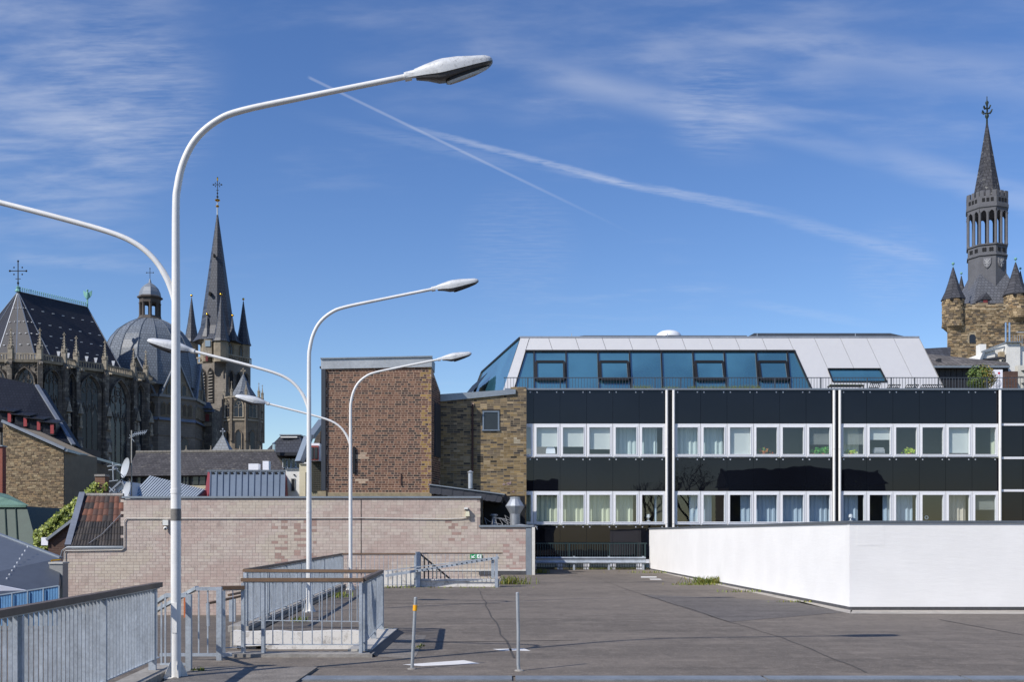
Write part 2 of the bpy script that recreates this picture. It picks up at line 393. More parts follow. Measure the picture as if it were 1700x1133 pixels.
P = [V(-3.35, -9, 0), V(40, -9, 0), V(-4.30, 14.2, 0), V(40, 14.2, 0), V(-2.2, 14.2, 0), V(-2.2, 17.8, 0), V(40, 17.8, 0), V(-4.9, 17.8, 0), V(-5.75, 33.4, 0), V(40, 33.4, 0),
     V(-.4, 33.4, 0), V(-.4, 43, 0), V(40, 43, 0), V(.9, 43, 0), V(.9, 49.6, 0), V(40, 49.6, 0)]
m.add(P, [(0,1,3,4,2), (4,3,6,5), (7,5,6,9,10,8), (10,9,12,13,11), (13,12,15,14)])
deck = m.build('parking_deck', ASPH, kind='structure')
deck['label'] = 'worn grey asphalt car park deck with seams'
m = MB(); rz = lambda y: -.14 if y < 15 else -.14 - (y-15)/28*1.55
for y0, y1 in ((-9, 15), (15, 29), (29, 43.2)):
    m.quad(V(-24, y0, rz(y0)), V(-.3, y0, rz(y0)), V(-.3, y1, rz(y1)), V(-24, y1, rz(y1)))
ramp = m.build('ramp', ASPH2, kind='structure')
m = MB(); m.box(-4.75, -4.45, 17.8, 17.9, -1.6, -.01); m.prism([V(-4.93, 17.9, -.01), V(-5.78, 33.4, -.01), V(-5.78, 33.4, -1.6), V(-4.93, 17.9, -1.6)], V(.12, 0, 0)); m.box(-.45, -.3, 33.5, 42.9, -1.8, -.012); m.box(-5.6, -.5, 33.36, 33.5, -1.8, -.2)
m.build('slab_edge', conc(), deck)
m = MB(); m.quad(V(-700, -200, -14), V(700, -200, -14), V(700, 1600, -14), V(-700, 1600, -14))
gr = m.build('ground', M('city_ground', '#5a5753', .9), kind='structure')
# painted marks, seams, patches and joint strips on the deck
mark = M('worn_road_paint', '#d8d6d2', .7, var=.12, scale=6)
def sheet(name, pts, mat, lift=.004): return MB().add([p+UP*lift for p in pts], [tuple(range(len(pts)))]).build(name, mat, deck)
sheet('road_marking', [G(668, 1105), G(700, 1107.5), G(797, 1103), G(770, 1097.5)][::-1], mark)
sheet('road_marking', [G(817, 1079), G(830, 1081.5), G(881, 1082), G(870, 1078)], mark)
sheet('road_marking', [G(1064, 958.2), G(1090, 958.2), G(1090, 960), G(1064, 960)][::-1], mark)
sheet('road_marking', [G(1078, 962), G(1096, 962), G(1099, 963.5), G(1080, 963.5)][::-1], mark)
tar = M('tar_seam', '#47433f', .8, var=.3, scale=5)
def seam(pts, w=.03, lift=.004, mat=None):
    q = [G(*p) for p in pts]; mm = MB(); d = 2
    L_, R_ = [], []
    for i, p in enumerate(q):
        t_ = (q[min(i+1, len(q)-1)]-q[max(i-1, 0)]).normalized(); s_ = V(-t_.y, t_.x, 0)*w/2*R.uniform(.7, 1.3); L_.append(p+s_+UP*lift); R_.append(p-s_+UP*lift)
    for i in range(len(q)-1): mm.quad(R_[i], R_[i+1], L_[i+1], L_[i])
    mm.build('tar_seam', mat or tar, deck)
def wob(a, b, n=9, k=2): return [(a[0]+(b[0]-a[0])*i/n + R.uniform(-k, k)*1.4, a[1]+(b[1]-a[1])*i/n) for i in range(n+1)]
seam(wob((793, 978), (806, 1002))+wob((808, 1006), (853, 1094)), .028)
seam(wob((1002, 965), (1060, 986), 4)+wob((1066, 988), (1290, 1058))+wob((1300, 1060), (1440, 1118)), .026)
seam(wob((905, 952), (1000, 962)), .03)
seam([(640, 1003), (760, 1003), (830, 1003)], .05, .006); seam([(1560, 1030), (1700, 1056)], .03, .006)
seam([(640, 1068), (740, 1067), (840, 1066), (960, 1064)], .04, .006)
pm = asphalt('patched_asphalt', '#5c5753')
sheet('asphalt_patch', [G(1065, 988), G(1330, 1000), G(1400, 1018), G(1210, 1034)], pm)
pm2 = M('rough_concrete_patch', '#77716a', .95, var=.4, scale=4, bump=.7, bscale=30)
sheet('concrete_patch', [G(612, 1091), G(688, 1096), G(708, 1056), G(648, 1054)], pm2)
sheet('concrete_patch', [G(1412, 1020), G(1120, 957), G(1078, 947), G(1078, 945.5), G(1415, 1014)][::-1], M('pale_grit', '#a19b92', .9, var=.35, scale=3))
sheet('concrete_patch', [G(1412, 1020), G(1800, 1021), G(1800, 1015), G(1412, 1014)][::-1], M('pale_grit', '#a19b92'))
js = M('joint_rubber', '#7c8288', .55, .2, .25, 3)
for a, b in ((-3.3, .0), (.04, 2.95), (2.99, 5.3), (5.34, 9.5)):
    o = MB().box(a, b, 11.86+R.uniform(0, .03), 12.18, .001, .018).build('joint_strip', js, deck)
MB().box(-3.2, 9.5, 12.19, 12.25, .001, .006).build('joint_gap', M('dark_gap', '#1d1c1c', .9), deck)
o = MB().box(-3.95, -2.45, 10.4, 12.9, .001, .03).build('concrete_patch', pm2, deck)

# ------------------------------------------------------------------ lamps
def dirty():
    if 'lamp_head_dirty' in MC: return MC['lamp_head_dirty']
    t = NM('lamp_head_dirty'); c = lc('#c2c5c8')
    o = t.mix(t.mr(t.noise(26, 6, .75, stretch=(1, 1, 1)), .5, .72, 0, .75), c, lc('#77787a')); o = t.mix(t.mr(t.noise(6, 5), .5, .75, 0, .5), o, lc('#8e9092'))
    MC['lamp_head_dirty'] = t.fin(o, .5); return MC['lamp_head_dirty']
def lamp(X0, Y0, label, sticker=False):
    L = empty('street_lamp', (X0, Y0, 0), label, 'lamp post', 'white twin-arm lamps along the deck edge')
    wp = white_paint(); T = lambda x, z: V(X0+x, Y0, z)
    def smooth(pts, k=5):
        q = []
        for i in range(len(pts)-1):
            p0, p1, p2, p3 = pts[max(i-1, 0)], pts[i], pts[i+1], pts[min(i+2, len(pts)-1)]
            for j in range(k):
                t = j/k; q.append(tuple(.5*((2*p1[d])+(-p0[d]+p2[d])*t+(2*p0[d]-5*p1[d]+4*p2[d]-p3[d])*t*t+(-p0[d]+3*p1[d]-3*p2[d]+p3[d])*t**3) for d in (0, 1)))
        return q+[pts[-1]]
    rp = [(0, .02), (0, 2.2), (0, 4.4), (0, 5.5), (.02, 5.78), (.09, 6.07), (.235, 6.34), (.475, 6.55), (.78, 6.675), (1.6, 6.85), (2.74, 7.08)]
    pts = smooth(rp); rad = [.058 if z < 2.3 else (.058-.016*min(1, (z-2.3)/3.5)) if x < .05 else .040-.007*min(1, x/1.5) for x, z in pts]
    MB().tube([T(*p) for p in pts], rad, 16).build('pole', wp, L, True)
    MB().tube([T(0, 2.18), T(0, 2.23)], .062, 16).build('pole_collar', wp, L, True)
    lp = [(0, 4.36), (-.035, 4.52), (-.125, 4.74), (-.265, 4.94), (-.47, 5.11), (-.79, 5.25), (-1.5, 5.45), (-2.56, 5.72)]
    pts = smooth(lp); MB().tube([T(*p) for p in pts], [.036 if i < 12 else .032 for i in range(len(pts))], 14).build('arm', wp, L, True)
    for sgn, e in ((1, (2.70, 7.07, .19)), (-1, (-2.52, 5.71, .25))):
        d = V(sgn, 0, e[2]).normalized(); up0 = V(-sgn*e[2], 0, 1).normalized(); rl = math.radians(13); up = up0*math.cos(rl)-V(0, 1, 0)*math.sin(rl); y = V(0, 1, 0)*math.cos(rl)+up0*math.sin(rl); b = T(e[0], e[1])
        secs = [(0, .048, .046, -.046), (.1, .052, .05, -.05), (.11, .06, .056, -.056), (.24, .10, .078, -.085), (.37, .152, .095, -.13), (.45, .168, .10, -.135), (.62, .170, .092, -.115), (.8, .158, .07, -.085), (.94, .14, .055, -.062), (1.0, .112, .035, -.045), (1.025, .07, .012, -.025)]
        rings, low = [], []
        for t, hw, zt, zb in secs:
            r, r2 = [], []
            for k in range(17):
                a = math.pi*k/16; cy = math.cos(a); sz = abs(math.sin(a)); yy_ = hw*math.copysign(abs(cy)**.7, cy)
                r.append(b + d*t + y*yy_*1.03 + up*(.42*zb+(zt*1.15-.42*zb)*sz**.62)); r2.append(b + d*t + y*yy_*.96 + up*(zb*(.38+.62*sz**.35)))
            rings.append(r); low.append(r2)
        h = MB().loft(rings).build('lamp_head', dirty(), L, True)
        MB().loft([[q_ for q_ in r2] for r2 in low[2:]]).build('bowl', M('lamp_bowl_black', '#4a4a4c', .45, var=.35, scale=12), h, True)
        q = MB(); us = [(.46, .085, -.140), (.5, .125, -.140), (.62, .140, -.123), (.8, .128, -.093), (.93, .09, -.064), (.97, .05, -.050)]
        top = [b+d*t+y*hw+up*z for t, hw, z in us]+[b+d*t-y*hw+up*z for t, hw, z in reversed(us)]
        q.prism(top, up*-.012); q.build('lens', M('lamp_lens', '#8d8984', .3, var=.1), h)
        q = MB(); k = len(top)
        for i in range(k): q.bar(top[i]+up*.004, top[(i+1) % k]+up*.004, .02, .026, up)
        q.build('gasket', black_metal(), h)
        MB().tube([b+d*-.02, b+d*.06], .052, 12).build('clamp', wp, h, True)
    q = MB(); q.lathe(X0, Y0, [(.15, .0), (.15, .025), (.06, .03)], 16)
    for k in range(4):
        a = k*math.pi/2+.5; w_ = V(math.cos(a), math.sin(a), 0); n_ = V(-w_.y, w_.x, 0)*.006; c = V(X0, Y0, 0)
        q.prism([c+w_*.04+UP*.02-n_, c+w_*.145+UP*.02-n_, c+w_*.04+UP*.26-n_], n_*2)
    q.build('base_flange', M('lamp_base_paint', '#d4d2cc', .6, var=.12, scale=9, streak=.4), L)
    MB().box(X0-.03, X0+.03, Y0-.0625, Y0-.05, .55, .9).build('access_door', wp, L)
    if sticker: MB().tube([T(0, 1.86), T(0, 2.0)], .0595, 16).build('sticker_band', M('sticker_paper', '#6f6c67', .7, var=.4, scale=14), L, True)
lamp(XX(292, 12), 12.0, 'tall white twin-arm lamp post with grey sticker band at the end of the slatted railing', True)
lamp(XX(513, 22.4), 22.4, 'white twin-arm lamp post standing behind the white-painted stairwell wall')
lamp(XX(582, 31.4), 31.4, 'white twin-arm lamp post at the corner of long railing and low white kerb')

# ------------------------------------------------------------------ railings
brownrail = lambda: M('brown_handrail', '#6a5440', .6, var=.25, scale=3, stretch=(1, 1, 1))
def railing(label, p0, p1, zt, zb, step, posts, zp, hand=None, bw=.03, bt=.010, hw=.07, hh=.05, group=None, skip=()):
    p0, p1 = Vector(p0), Vector(p1); d = p1-p0; Ln = d.length; d1 = d.normalized(); s = V(-d1.y, d1.x, 0)
    L = empty('railing', (p0+p1)/2, label, 'railing', group)
    MB().bar(p0+UP*(zt-hh/2)-d1*.03, p1+UP*(zt-hh/2)+d1*.03, hw, hh).build('handrail', hand or brownrail(), L)
    MB().bar(p0+UP*(zt-hh-.008), p1+UP*(zt-hh-.008), .03, .014).build('top_flat', galv(), L)
    MB().bar(p0+UP*zb, p1+UP*zb, .035, .012).build('bottom_flat', galv(), L)
    ang = math.atan2(d1.y, d1.x)
    bm = MB().box(-bt/2, bt/2, -bw/2, bw/2, zb+.006, zt-hh-.016).mesh('bar', galv())
    n = int(Ln/step)
    for i in range(1, n):
        if any(abs(i*Ln/n-f*Ln) < step*.35 for f in posts): continue
        o = inst('bar', bm, p0+d*(i/n), L, ang+R.uniform(-.05, .05))
    for f in posts:
        q = p0+d*f; MB().obox(q+UP*((zp+zt-hh)/2-.01), d1*.022, s*.042, UP*((zt-hh-zp)/2-.008)).build('post', galv(), L)
    return L
gr_ = 'galvanised railings on the deck'
lr = railing('long galvanised slat railing with grey weathered handrail on a concrete kerb', LR0, LR1, 1.12, .21, .105, (.02, .31, .6, .80, .975), .09, M('weathered_handrail', '#5d5249', .6, var=.3, scale=4), .03, .010, .085, .06)
m = MB(); s_ = V(.16, 0, 0); m.prism([LR0-s_+UP*-.14, LR0+s_+UP*-.14, LR0+s_+UP*.09, LR0-s_+UP*.09], LR1+V(0, .35, 0)-LR0)
m.build('kerb', conc(), kind='structure')
Z1 = 14.3
railing('brown-topped railing before the white stairwell wall', (XX(404, Z1), Z1, 0), (XX(600, Z1), Z1, 0), 1.09, .16, .134, (.0, .17, .995), .03)
railing('short brown-topped side railing over the black rubber kerb edge', (XX(601, Z1)+.02, Z1+.05, 0), (XX(634, 17.6), 17.55, 0), 1.09, .18, .12, (.02, .5, .98), .06, M('weathered_handrail', '#5d5249'))
railing('brown-topped railing standing on the white stairwell wall', (XX(408, 18.05), 18.0, 0), (XX(630, 17.6), 17.68, 0), 1.09, .19, .134, (.01, .99), .0)
railing('very long slat railing with brown handrail behind the lamp posts', (XX(408, 18.2), 18.2, 0), (XX(567, 33), 33, 0), 1.09, .14, .118, (.0, .14, .28, .42, .56, .70, .84, .99), .05, M('weathered_handrail', '#5d5249'))
railing('thin-barred brown-topped railing along the low white kerb before the pink wall', (XX(569, 33.1), 33.1, 0), (XX(690, 33.1), 33.1, 0), 1.09, .07, .14, (.0, .99), .0, None, .02, .012, .05, .05)
railing('thin-barred railing carrying the stairs beside the exit sign', (XX(696, 33.1), 33.1, 0), (XX(833, 33.1), 33.1, 0), 1.11, .2, .14, (.01, .94), .0, None, .02, .012, .05, .035)
# gate fence between the two railings
g = empty('gate', (-4.1, 12.6, 0), 'low galvanised gate with sloping handrail behind the stickered lamp post', 'gate')
gm = galv()
def bars(parent, lst, name='bar'):
    for p, q, w in lst: MB().bar(p, q, w).build(name, gm, parent)
MB().box(XX(309, 12.6), XX(318, 12.6), 12.57, 12.63, .0, .96).build('post', gm, g)
bars(g, [((XX(275, 12.6), 12.6, .95), (XX(310, 12.6), 12.6, .95), .05), ((XX(266, 12.6), 12.6, .1), (XX(310, 12.6), 12.6, .1), .03)], 'rail')
bars(g, [((XX(p, 12.6), 12.6, .11), (XX(p, 12.6), 12.6, .86 if p < 270 else .92), .018) for p in (268, 274.5)])
bars(g, [((XX(276, 12.6), 12.6, .94), W(258, 1002, 13.6), .05)], 'sloping_handrail')
g = empty('gate', (-4.0, 13.8, 0), 'taller galvanised gate frame with wide lower rail over the painted kerb', 'gate')
MB().box(XX(360, 13.8), XX(368.5, 13.8), 13.77, 13.83, .0, .99).build('post', gm, g)
bars(g, [((XX(326, 13.8), 13.8, .965), (XX(361, 13.8), 13.8, .965), .045), ((XX(266, 13.8), 13.8, .075), (XX(385, 13.8), 13.8, .075), .04)], 'rail')
bars(g, [((XX(p, 13.8), 13.8, .09), (XX(p, 13.8), 13.8, .94), .018) for p in (330, 345)])
bars(g, [(W(327, 977, 13.8), W(255, 1017, 15.6), .05)], 'sloping_handrail')
railing('short brown-topped railing joining the gate post to the stairwell railing', (XX(371, 14.15), 14.15, 0), (XX(402, 14.25), 14.25, 0), .985, .13, .09, (.0,), .0)
g = empty('handrail', (-5, 24, -.4), 'brown ramp handrail on twin flat posts below the pink wall', 'handrail')
bars(g, [(W(346, 1040, 22), W(345, 1002, 22), .06), (W(384, 1033, 24), W(384, 992, 24), .09), (W(389, 1033, 24), W(389, 994, 24), .06)], 'post')
for a, b in (((344, 1003), (408, 989)), ((380, 989), (408, 983))): MB().bar(W(*a, 22), W(*b, 24), .05).build('rail', brownrail(), g)
MB().bar(W(307.5, 992, 20), W(307.5, 1026, 20), .045).build('marker_stake', M('orange_stake', '#b9683c', .6, var=.35, scale=8), None, label='thin orange stake standing on the ramp behind the gate post', cat='stake')
# kerbs
wk = stainwhite = NM('stained_white_paint'); t = wk
cw = t.mix(t.mr(t.noise(3.2, 8, .72), .48, .70, 0, .9), lc('#d6d3cd'), lc('#7d7468')); cw = t.mix(t.mr(t.noise(22, 5, .7), .55, .7, 0, .5), cw, lc('#5d574e'))
t.bump(t.noise(20, 6), .15, .01); STW = t.fin(cw, .8)
def kerb(name, mm, mat, label, cat='kerb'): return mm.build(name, mat, None, label=label, cat=cat)
m = MB(); zz = [R.uniform(-.03, .03) for _ in range(12)]
xs = [-4.83+i*(2.6/10) for i in range(11)]
bt = [-.22, -.24, -.23, -.42, -.6, -.6, -.6, -.6, -.6, -.6, -.6]
m.prism([V(x, 17.72, .02+zz[i]*.5) for i, x in enumerate(xs)]+[V(x, 17.72, bt[i]) for i, x in reversed(list(enumerate(xs)))], V(0, .2, 0))
kerb('stairwell_wall', m, STW, 'low chipped white-painted stairwell wall under the brown-topped railing', 'low wall')
kerb('kerb', MB().box(-4.0, -1.93, 14.12, 14.46, -.5, .045), conc(), 'grey concrete kerb in front of the chipped white stairwell wall')
m = MB().box(-2.32, -1.98, 14.47, 17.7, -.5, .075); k = kerb('kerb', m, M('pale_concrete', '#b5b1a9', .9, var=.2, scale=3, bump=.3), 'pale concrete kerb with black rubber edge under the side railing')
MB().prism([V(-1.975, 14.2, .0), V(-1.86, 14.2, .0), V(-1.975, 14.2, .06)], V(0, 3.5, 0)).build('rubber_edge', M('black_rubber', '#161616', .5, var=.2), k)
m = MB(); m.prism([V(-4.98, 17.95, -.02), V(-4.62, 17.95, -.02), V(-4.62, 17.95, .09), V(-4.98, 17.95, .09)], V(-.76, 15.2, 0))
k = kerb('kerb', m, conc(), 'long weathered kerb carrying the very long slat railing')
MB().prism([V(-4.60, 17.97, .002), V(-4.45, 17.97, .002), V(-4.45, 17.97, .02), V(-4.60, 17.97, .02)], V(-.76, 15.0, 0)).build('gutter_strip', M('black_rubber', '#161616'), k)
kerb('low_wall', MB().box(XX(636, 33.3), XX(693, 33.3), 33.2, 33.42, -.3, .52), STW, 'low white block kerb beneath the thin-barred railing', 'low wall')
kerb('low_wall', MB().box(XX(693.5, 33.3), XX(829, 33.3), 33.15, 33.45, -.3, .25), STW, 'lower stained white kerb with weeds below the exit sign', 'low wall')
kerb('post', MB().box(XX(690, 33), XX(697.5, 33), 32.93, 33.07, 0, 1.14), galv(), 'thick galvanised post between the two thin-barred railings', 'post')
b_ = empty('barrier_arm', W(735, 945, 32.8), 'sloping galvanised barrier arm with holes leaning across the stair railing', 'barrier')
A, B = W(640, 957, 32.8), W(828, 926.5, 32.8)
MB().bar(A, B, .04, .085).build('beam', galv(), b_); MB().bar(A+UP*.16, B+UP*.02, .03, .03).build('beam', galv(), b_)
MB().bar((XX(824, 32.8), 32.75, 0), (XX(824, 32.8), 32.75, .98), .1).build('post', galv(), b_); MB().bar((XX(818, 32.8), 32.9, .3), (XX(818, 32.8), 32.9, .95), .1).build('post', galv(), b_)
q = MB()
for i in range(16):
    p = A.lerp(B, .28+.7*i/16)+V(0, -.031, 0); q.obox(p+V(0, .005, 0), V(.02, 0, 0), V(0, .006, 0), V(0, 0, .016))
q.build('hole_row', black_metal(), b_)
b_ = empty('stair_railing', W(725, 945, 35.5), 'dark sloping stair railing descending in front of the pink wall', 'railing')
A, B = W(698, 921, 35.5), W(752, 966, 35.5)
MB().bar(A, B, .06).build('handrail', black_metal(), b_)
for i in range(8):
    p = A.lerp(B, i/8); MB().bar(p, p-UP*.95, .04).build('bar', black_metal(), b_)
# bollards
for base, top, y_, tape, lab in (((684, 1112), (690, 993.5), 0, True, 'thin leaning steel bollard with yellow tape round its top'), ((862, 1115), (859, 985.5), 0, False, 'thin plain steel bollard slightly bent at its foot')):
    p = G(*base); D = p.y; q = W(*top, D); b_ = empty('bollard', p, lab, 'bollard', 'steel bollards on the deck')
    pts = [p-UP*.01, p.lerp(q, .08)+V(-.012 if not tape else 0, 0, 0), p.lerp(q, .5), q]
    MB().tube(pts, .021, 14).build('tube', M('steel_tube', '#a3a8ac', .4, .35, .15, 6), b_, True)
    MB().sphere(q, .021, 12, 6, (1, 1, .5)).build('cap', M('steel_tube', '#8f9499'), b_, True)
    MB().lathe(p.x, p.y, [(.06, 0), (.055, .012), (.02, .02)], 12).build('base_collar', conc(), b_, True)
    if tape: MB().tube([p.lerp(q, .82), p.lerp(q, .9)], .028, 12).build('tape_band', M('yellow_tape', '#e8a411', .5, var=.1), b_)
# white parapet wall of the upward ramp
WHT = NM('white_masonry_paint'); t = WHT
cw = t.mix(t.mr(t.noise(.8, 7, .6), .35, .7), lc('#e1e0de'), lc('#e7e6e4')); cw = t.mix(t.mr(t.noise(2.2, 6, .65, stretch=(.25, .25, 3)), .58, .78, 0, .14), cw, lc('#d2d1ce'))
cw = t.mix(t.mr(t.noise(1.6, 8, .7, stretch=(1, 1, .12)), .60, .78, 0, .2), cw, lc('#bdbab4')); t.bump(t.noise(7, 6, .6, stretch=(.4, .4, 2)), .2, .02); WHT = t.fin(cw, .75)
C0, C1 = V(7.58, 23, 0), V(6.62, 49.4, 0); zt = 1.95
pw = empty('parapet_wall', C0, 'long smooth white-painted parapet wall turning a corner on the deck', 'wall')
m = MB(); m.prism([C0+UP*.07, V(24, 23, .07), V(24, 23, zt), C0+UP*zt], V(0, .25, 0)); m.build('front_face', WHT, pw)
d = (C1-C0).normalized(); n_ = V(d.y, -d.x, 0)*.25
m = MB(); m.prism([C0+V(0, .252, .07), C1+UP*.07, C1+UP*zt, C0+V(0, .252, zt)], n_); m.build('side_face', WHT, pw)
capm = M('zinc_capping', '#6f767e', .45, .5, .15, 1.2)
MB().prism([C0+V(-.035, -.035, zt+.003), V(24, 22.965, zt+.003), V(24, 23.3, zt+.003), C0+V(.27, .3, zt+.003), C1+n_*1.1+UP*(zt+.003), C1-n_*.14+UP*(zt+.003)], UP*.055).build('capping', capm, pw)
MB().prism([C0+V(-.004, -.01, .004), V(24, 22.99, .004), V(24, 23.2, .004), C0+V(.2, .2, .004), C1+n_*.8+UP*.004, C1-n_*.02+UP*.004], UP*.062).build('plinth', M('tar_plinth', '#4a4a4c', .8, var=.4, scale=2), pw)
MB().box(7.75, 7.75+.62, 22.997, 23.0, 1.45, 1.9).build('paint_patch', WHT, pw)
# railing and crash barrier at the far edge of the deck
e = empty('edge_railing', (3.7, 49.3, 0), 'dark green railing with thin bars at the far deck edge', 'railing')
dg = M('dark_green_paint', '#2c3f40', .5, .2); xa, xb = XX(889, 49.2), XX(1074, 49.2)
MB().bar((xa, 49.2, 1.27), (xb, 49.2, 1.27), .05).build('handrail', dg, e); MB().bar((xa, 49.2, .12), (xb, 49.2, .12), .04).build('bottom_flat', dg, e)
bm = MB().box(-.011, .011, -.011, .011, .13, 1.25).mesh('bar', dg)
for i in range(1, 45): inst('bar', bm, (xa+(xb-xa)*i/45, 49.2, 0), e)
for px in (945, 1012, 1071): MB().box(XX(px, 49.2)-.03, XX(px, 49.2)+.03, 49.17, 49.23, 0, 1.25).build('post', dg, e)
e = empty('crash_barrier', (3.7, 48.9, 0), 'galvanised crash barrier beam in front of the dark green railing', 'barrier')
prof = [(-.16, 0), (-.11, .05), (-.05, .0), (.0, -.01), (.05, .0), (.11, .05), (.16, 0), (.16, .012), (.11, .062), (.05, .012), (0, .002), (-.05, .012), (-.11, .062), (-.16, .012)]
MB().prism([V(xa, 48.9-b, .46+a) for a, b in prof], V(xb-xa-.1, 0, 0)).build('beam', galv(), e)
for px in (953, 1011, 1068): MB().box(XX(px, 48.9)-.05, XX(px, 48.9)+.05, 48.92, 49.0, 0, .66).build('post', galv(), e)
# weeds growing from the joints
gcol = [lc('#6f7d2c'), lc('#7f8f38'), lc('#556424'), lc('#98903f')]
LEAF = colattr('weed_leaf', .7, .2, 0)
def weeds(px, py, n, spread, h, lab, sy=.25):
    c = G(px, py); mm = MB()
    for _ in range(n):
        p = c+V(R.gauss(0, spread), R.gauss(0, spread*sy), 0); a = R.uniform(0, 6.28); hh = h*R.uniform(.3, 1); w = V(math.cos(a), math.sin(a), 0)
        tip = p+w*hh*R.uniform(.2, 1)+UP*hh; s_ = V(-w.y, w.x, 0)*.012; k = R.uniform(.7, 1.2); cc = R.choice(gcol)
        mm.add([p-s_, p+s_, p.lerp(tip, .6)+s_*.8+UP*hh*.1, tip, p.lerp(tip, .6)-s_*.8+UP*hh*.1], [(0,1,2,3,4)], tuple(q*k for q in cc))
    mm.build('weeds', LEAF, None, label=lab, cat='weeds', kind='stuff')
weeds(1178, 970, 260, .34, .3, 'green weeds against the foot of the white wall'); weeds(1160, 972, 160, .4, .1, 'flat moss beside the foot of the white wall')
weeds(1110, 952, 160, .9, .14, 'low moss strip along the far foot of the white wall'); weeds(893, 952.5, 140, .22, .25, 'green weeds at the corner of the pink wall')
weeds(845, 971, 160, .4, .35, 'sparse weeds at the end of the stained white kerb'); weeds(330, 1118, 40, .05, .07, 'small weed tuft between gate post and kerb', 1)
weeds(697, 1075, 40, .03, .03, 'thin moss along the edge of the concrete patch', 6); weeds(566, 992, 60, .15, .18, 'weeds growing along the gutter of the long kerb', 2); weeds(497, 1033, 50, .1, .12, 'weed tuft on the asphalt behind the stairwell wall', 1)

for i_, (p_, y_, n_, sp_, h_) in enumerate(((1250, 984, 90, .5, .1), (1330, 1001, 60, .4, .07), (650, 977, 80, .5, .1), (760, 977, 90, .8, .07), (1000, 946, 120, .9, .16), (640, 1052, 40, .08, .1), (450, 1088, 50, .3, .05))):
    weeds(p_, y_, n_, sp_, h_, ('low green moss under the long side of the white wall', 'thin moss close to the corner of the white wall', 'weeds at the foot of the low white block kerb', 'thin weeds along the stained white kerb', 'weeds along the foot of the far crash barrier', 'weed tuft at the far end of the rubber-edged kerb', 'moss in the joint of the kerb before the stairwell wall')[i_], .15)
# ------------------------------------------------------------------ pink painted wall behind the deck
DP = 43.0; SP = F/DP
pk = empty('pink_wall', (XX(500, DP), DP, -1.7), 'long pink and grey painted block wall with a white cable run', 'wall')
pz = lambda y: ZZ(y, DP); px_ = lambda p: XX(p, DP)
prof = [(104, 912), (205, 912), (205, 829), (797, 827), (797, 876), (873, 876), (873, 1040), (104, 1040)]
m = MB(); m.prism([W(a, b, DP) for a, b in prof], V(0, .35, 0)); m.build('wall_core', M('pink_mortar', '#9a8c84', .9, var=.2, scale=2), pk)
def pink_in(x, z):
    p = (x+px_(104))*SP+CX; y = HY-(z-1.7-CH)*SP
    if p < 205: return y > 914
    if p < 797: return y > 830
    return y > 879
pk_c = [lc(h) for h in ('#c4b6ab', '#c0b1a6', '#c6b9ac', '#c2b3a8', '#bbaba0', '#c4b6aa', '#beada2')]
def pink_pal(x, z, r):
    p = (x+px_(104))*SP+CX; y = HY-(z-1.7-CH)*SP
    c = r.choice(pk_c); k = r.uniform(.96, 1.04)
    blot = math.sin(p*.021+1)+math.sin(p*.053+y*.04)+math.sin(y*.09+p*.011)+r.uniform(-.6, .6)
    if blot > .9: c = tuple(a*.7+b*.3 for a, b in zip(c, lc('#ad8f87')))
    elif blot < -1.1: c = tuple(a*.6+b*.4 for a, b in zip(c, lc('#c4bba6')))
    for x0, x1, y0, y1, pr in ((455, 475, 860, 940, .5), (490, 525, 860, 930, .35), (735, 775, 864, 900, .25)):
        if x0 < p < x1 and y0 < y < y1 and r.random() < pr: c = lc('#ab9085'); k = r.uniform(.82, 1.08)
    if p > 840 and r.random() < .3: c = lc('#b0948b')
    return tuple(min(1, q*k) for q in c)
PK = colattr('pink_block', .85, .22, .4, 30, ('#7d726a', 1.6, .55, .74, .4))
masonry(pk, W(104, 1040, DP).xy.to_3d()+UP*-1.7, (1, 0, 0), (0, -1, 0), px_(873)-px_(104), 4.95, .125, .27, pink_pal, PK, pink_in, 'wild', .012, 300, 'block', lambda x, z: abs((x+px_(104))*SP+CX-640)/400+abs(HY-(z-1.7-CH)*SP-895)/60, (.002, .006))
m = MB()
for a, b, y in ((203, 799, 827), (795, 886, 875)): m.box(px_(a), px_(b), DP-.07, DP+.4, pz(y)-.02, pz(y)+.06)
m.box(px_(120), px_(206), DP-.07, DP+.4, pz(911)-.02, pz(911)+.07); m.build('capping', alu(), pk)
MB().box(px_(873), px_(882.5), DP-.03, DP+.33, -.0, pz(877)).build('corner_flashing', alu(), pk)
MB().box(px_(883), px_(888), DP-.06, DP+.36, -.0, pz(876)).build('corner_strip', M('stained_white_paint2', '#cfccc4', .8, var=.15, streak=.5), pk)
MB().box(px_(795), px_(873), DP-.05, DP-.02, .0, .16).build('plinth', M('tar_plinth', '#4a4a4c'), pk)
MB().box(px_(700), px_(873), DP-.04, DP-.015, .17, .22).build('plinth_strip', M('stained_white_paint2', '#cfccc4'), pk)
m = MB(); m.tube([V(px_(x), DP-.05, pz(y)) for x, y in ((108, 990), (108, 918), (110, 915), (203, 914), (207, 911), (207, 866), (210, 861.5), (500, 861), (600, 860.5), (690, 862), (740, 862.5), (765, 861.5), (778, 859))], .02, 8)
m.build('cable_conduit', M('conduit_white', '#c0bcb6', .5, var=.08), pk, True)
MB().tube([V(px_(x), DP-.05, pz(y)) for x, y in ((98, 942), (104, 915), (112, 909.5), (205, 908.5))], .03, 8).build('cable_conduit', M('zinc_capping', '#6f767e'), pk, True)
MB().box(px_(599), px_(600), DP-.012, DP-.002, 0, pz(830)).build('expansion_joint', M('dark_gap', '#1d1c1c'), pk)
ps = M('prop_white', '#d6d6d0', .5, var=.06)
c = empty('security_camera', V(px_(277), DP-.1, pz(874)), 'white dome camera with square junction box on the pink wall', 'camera')
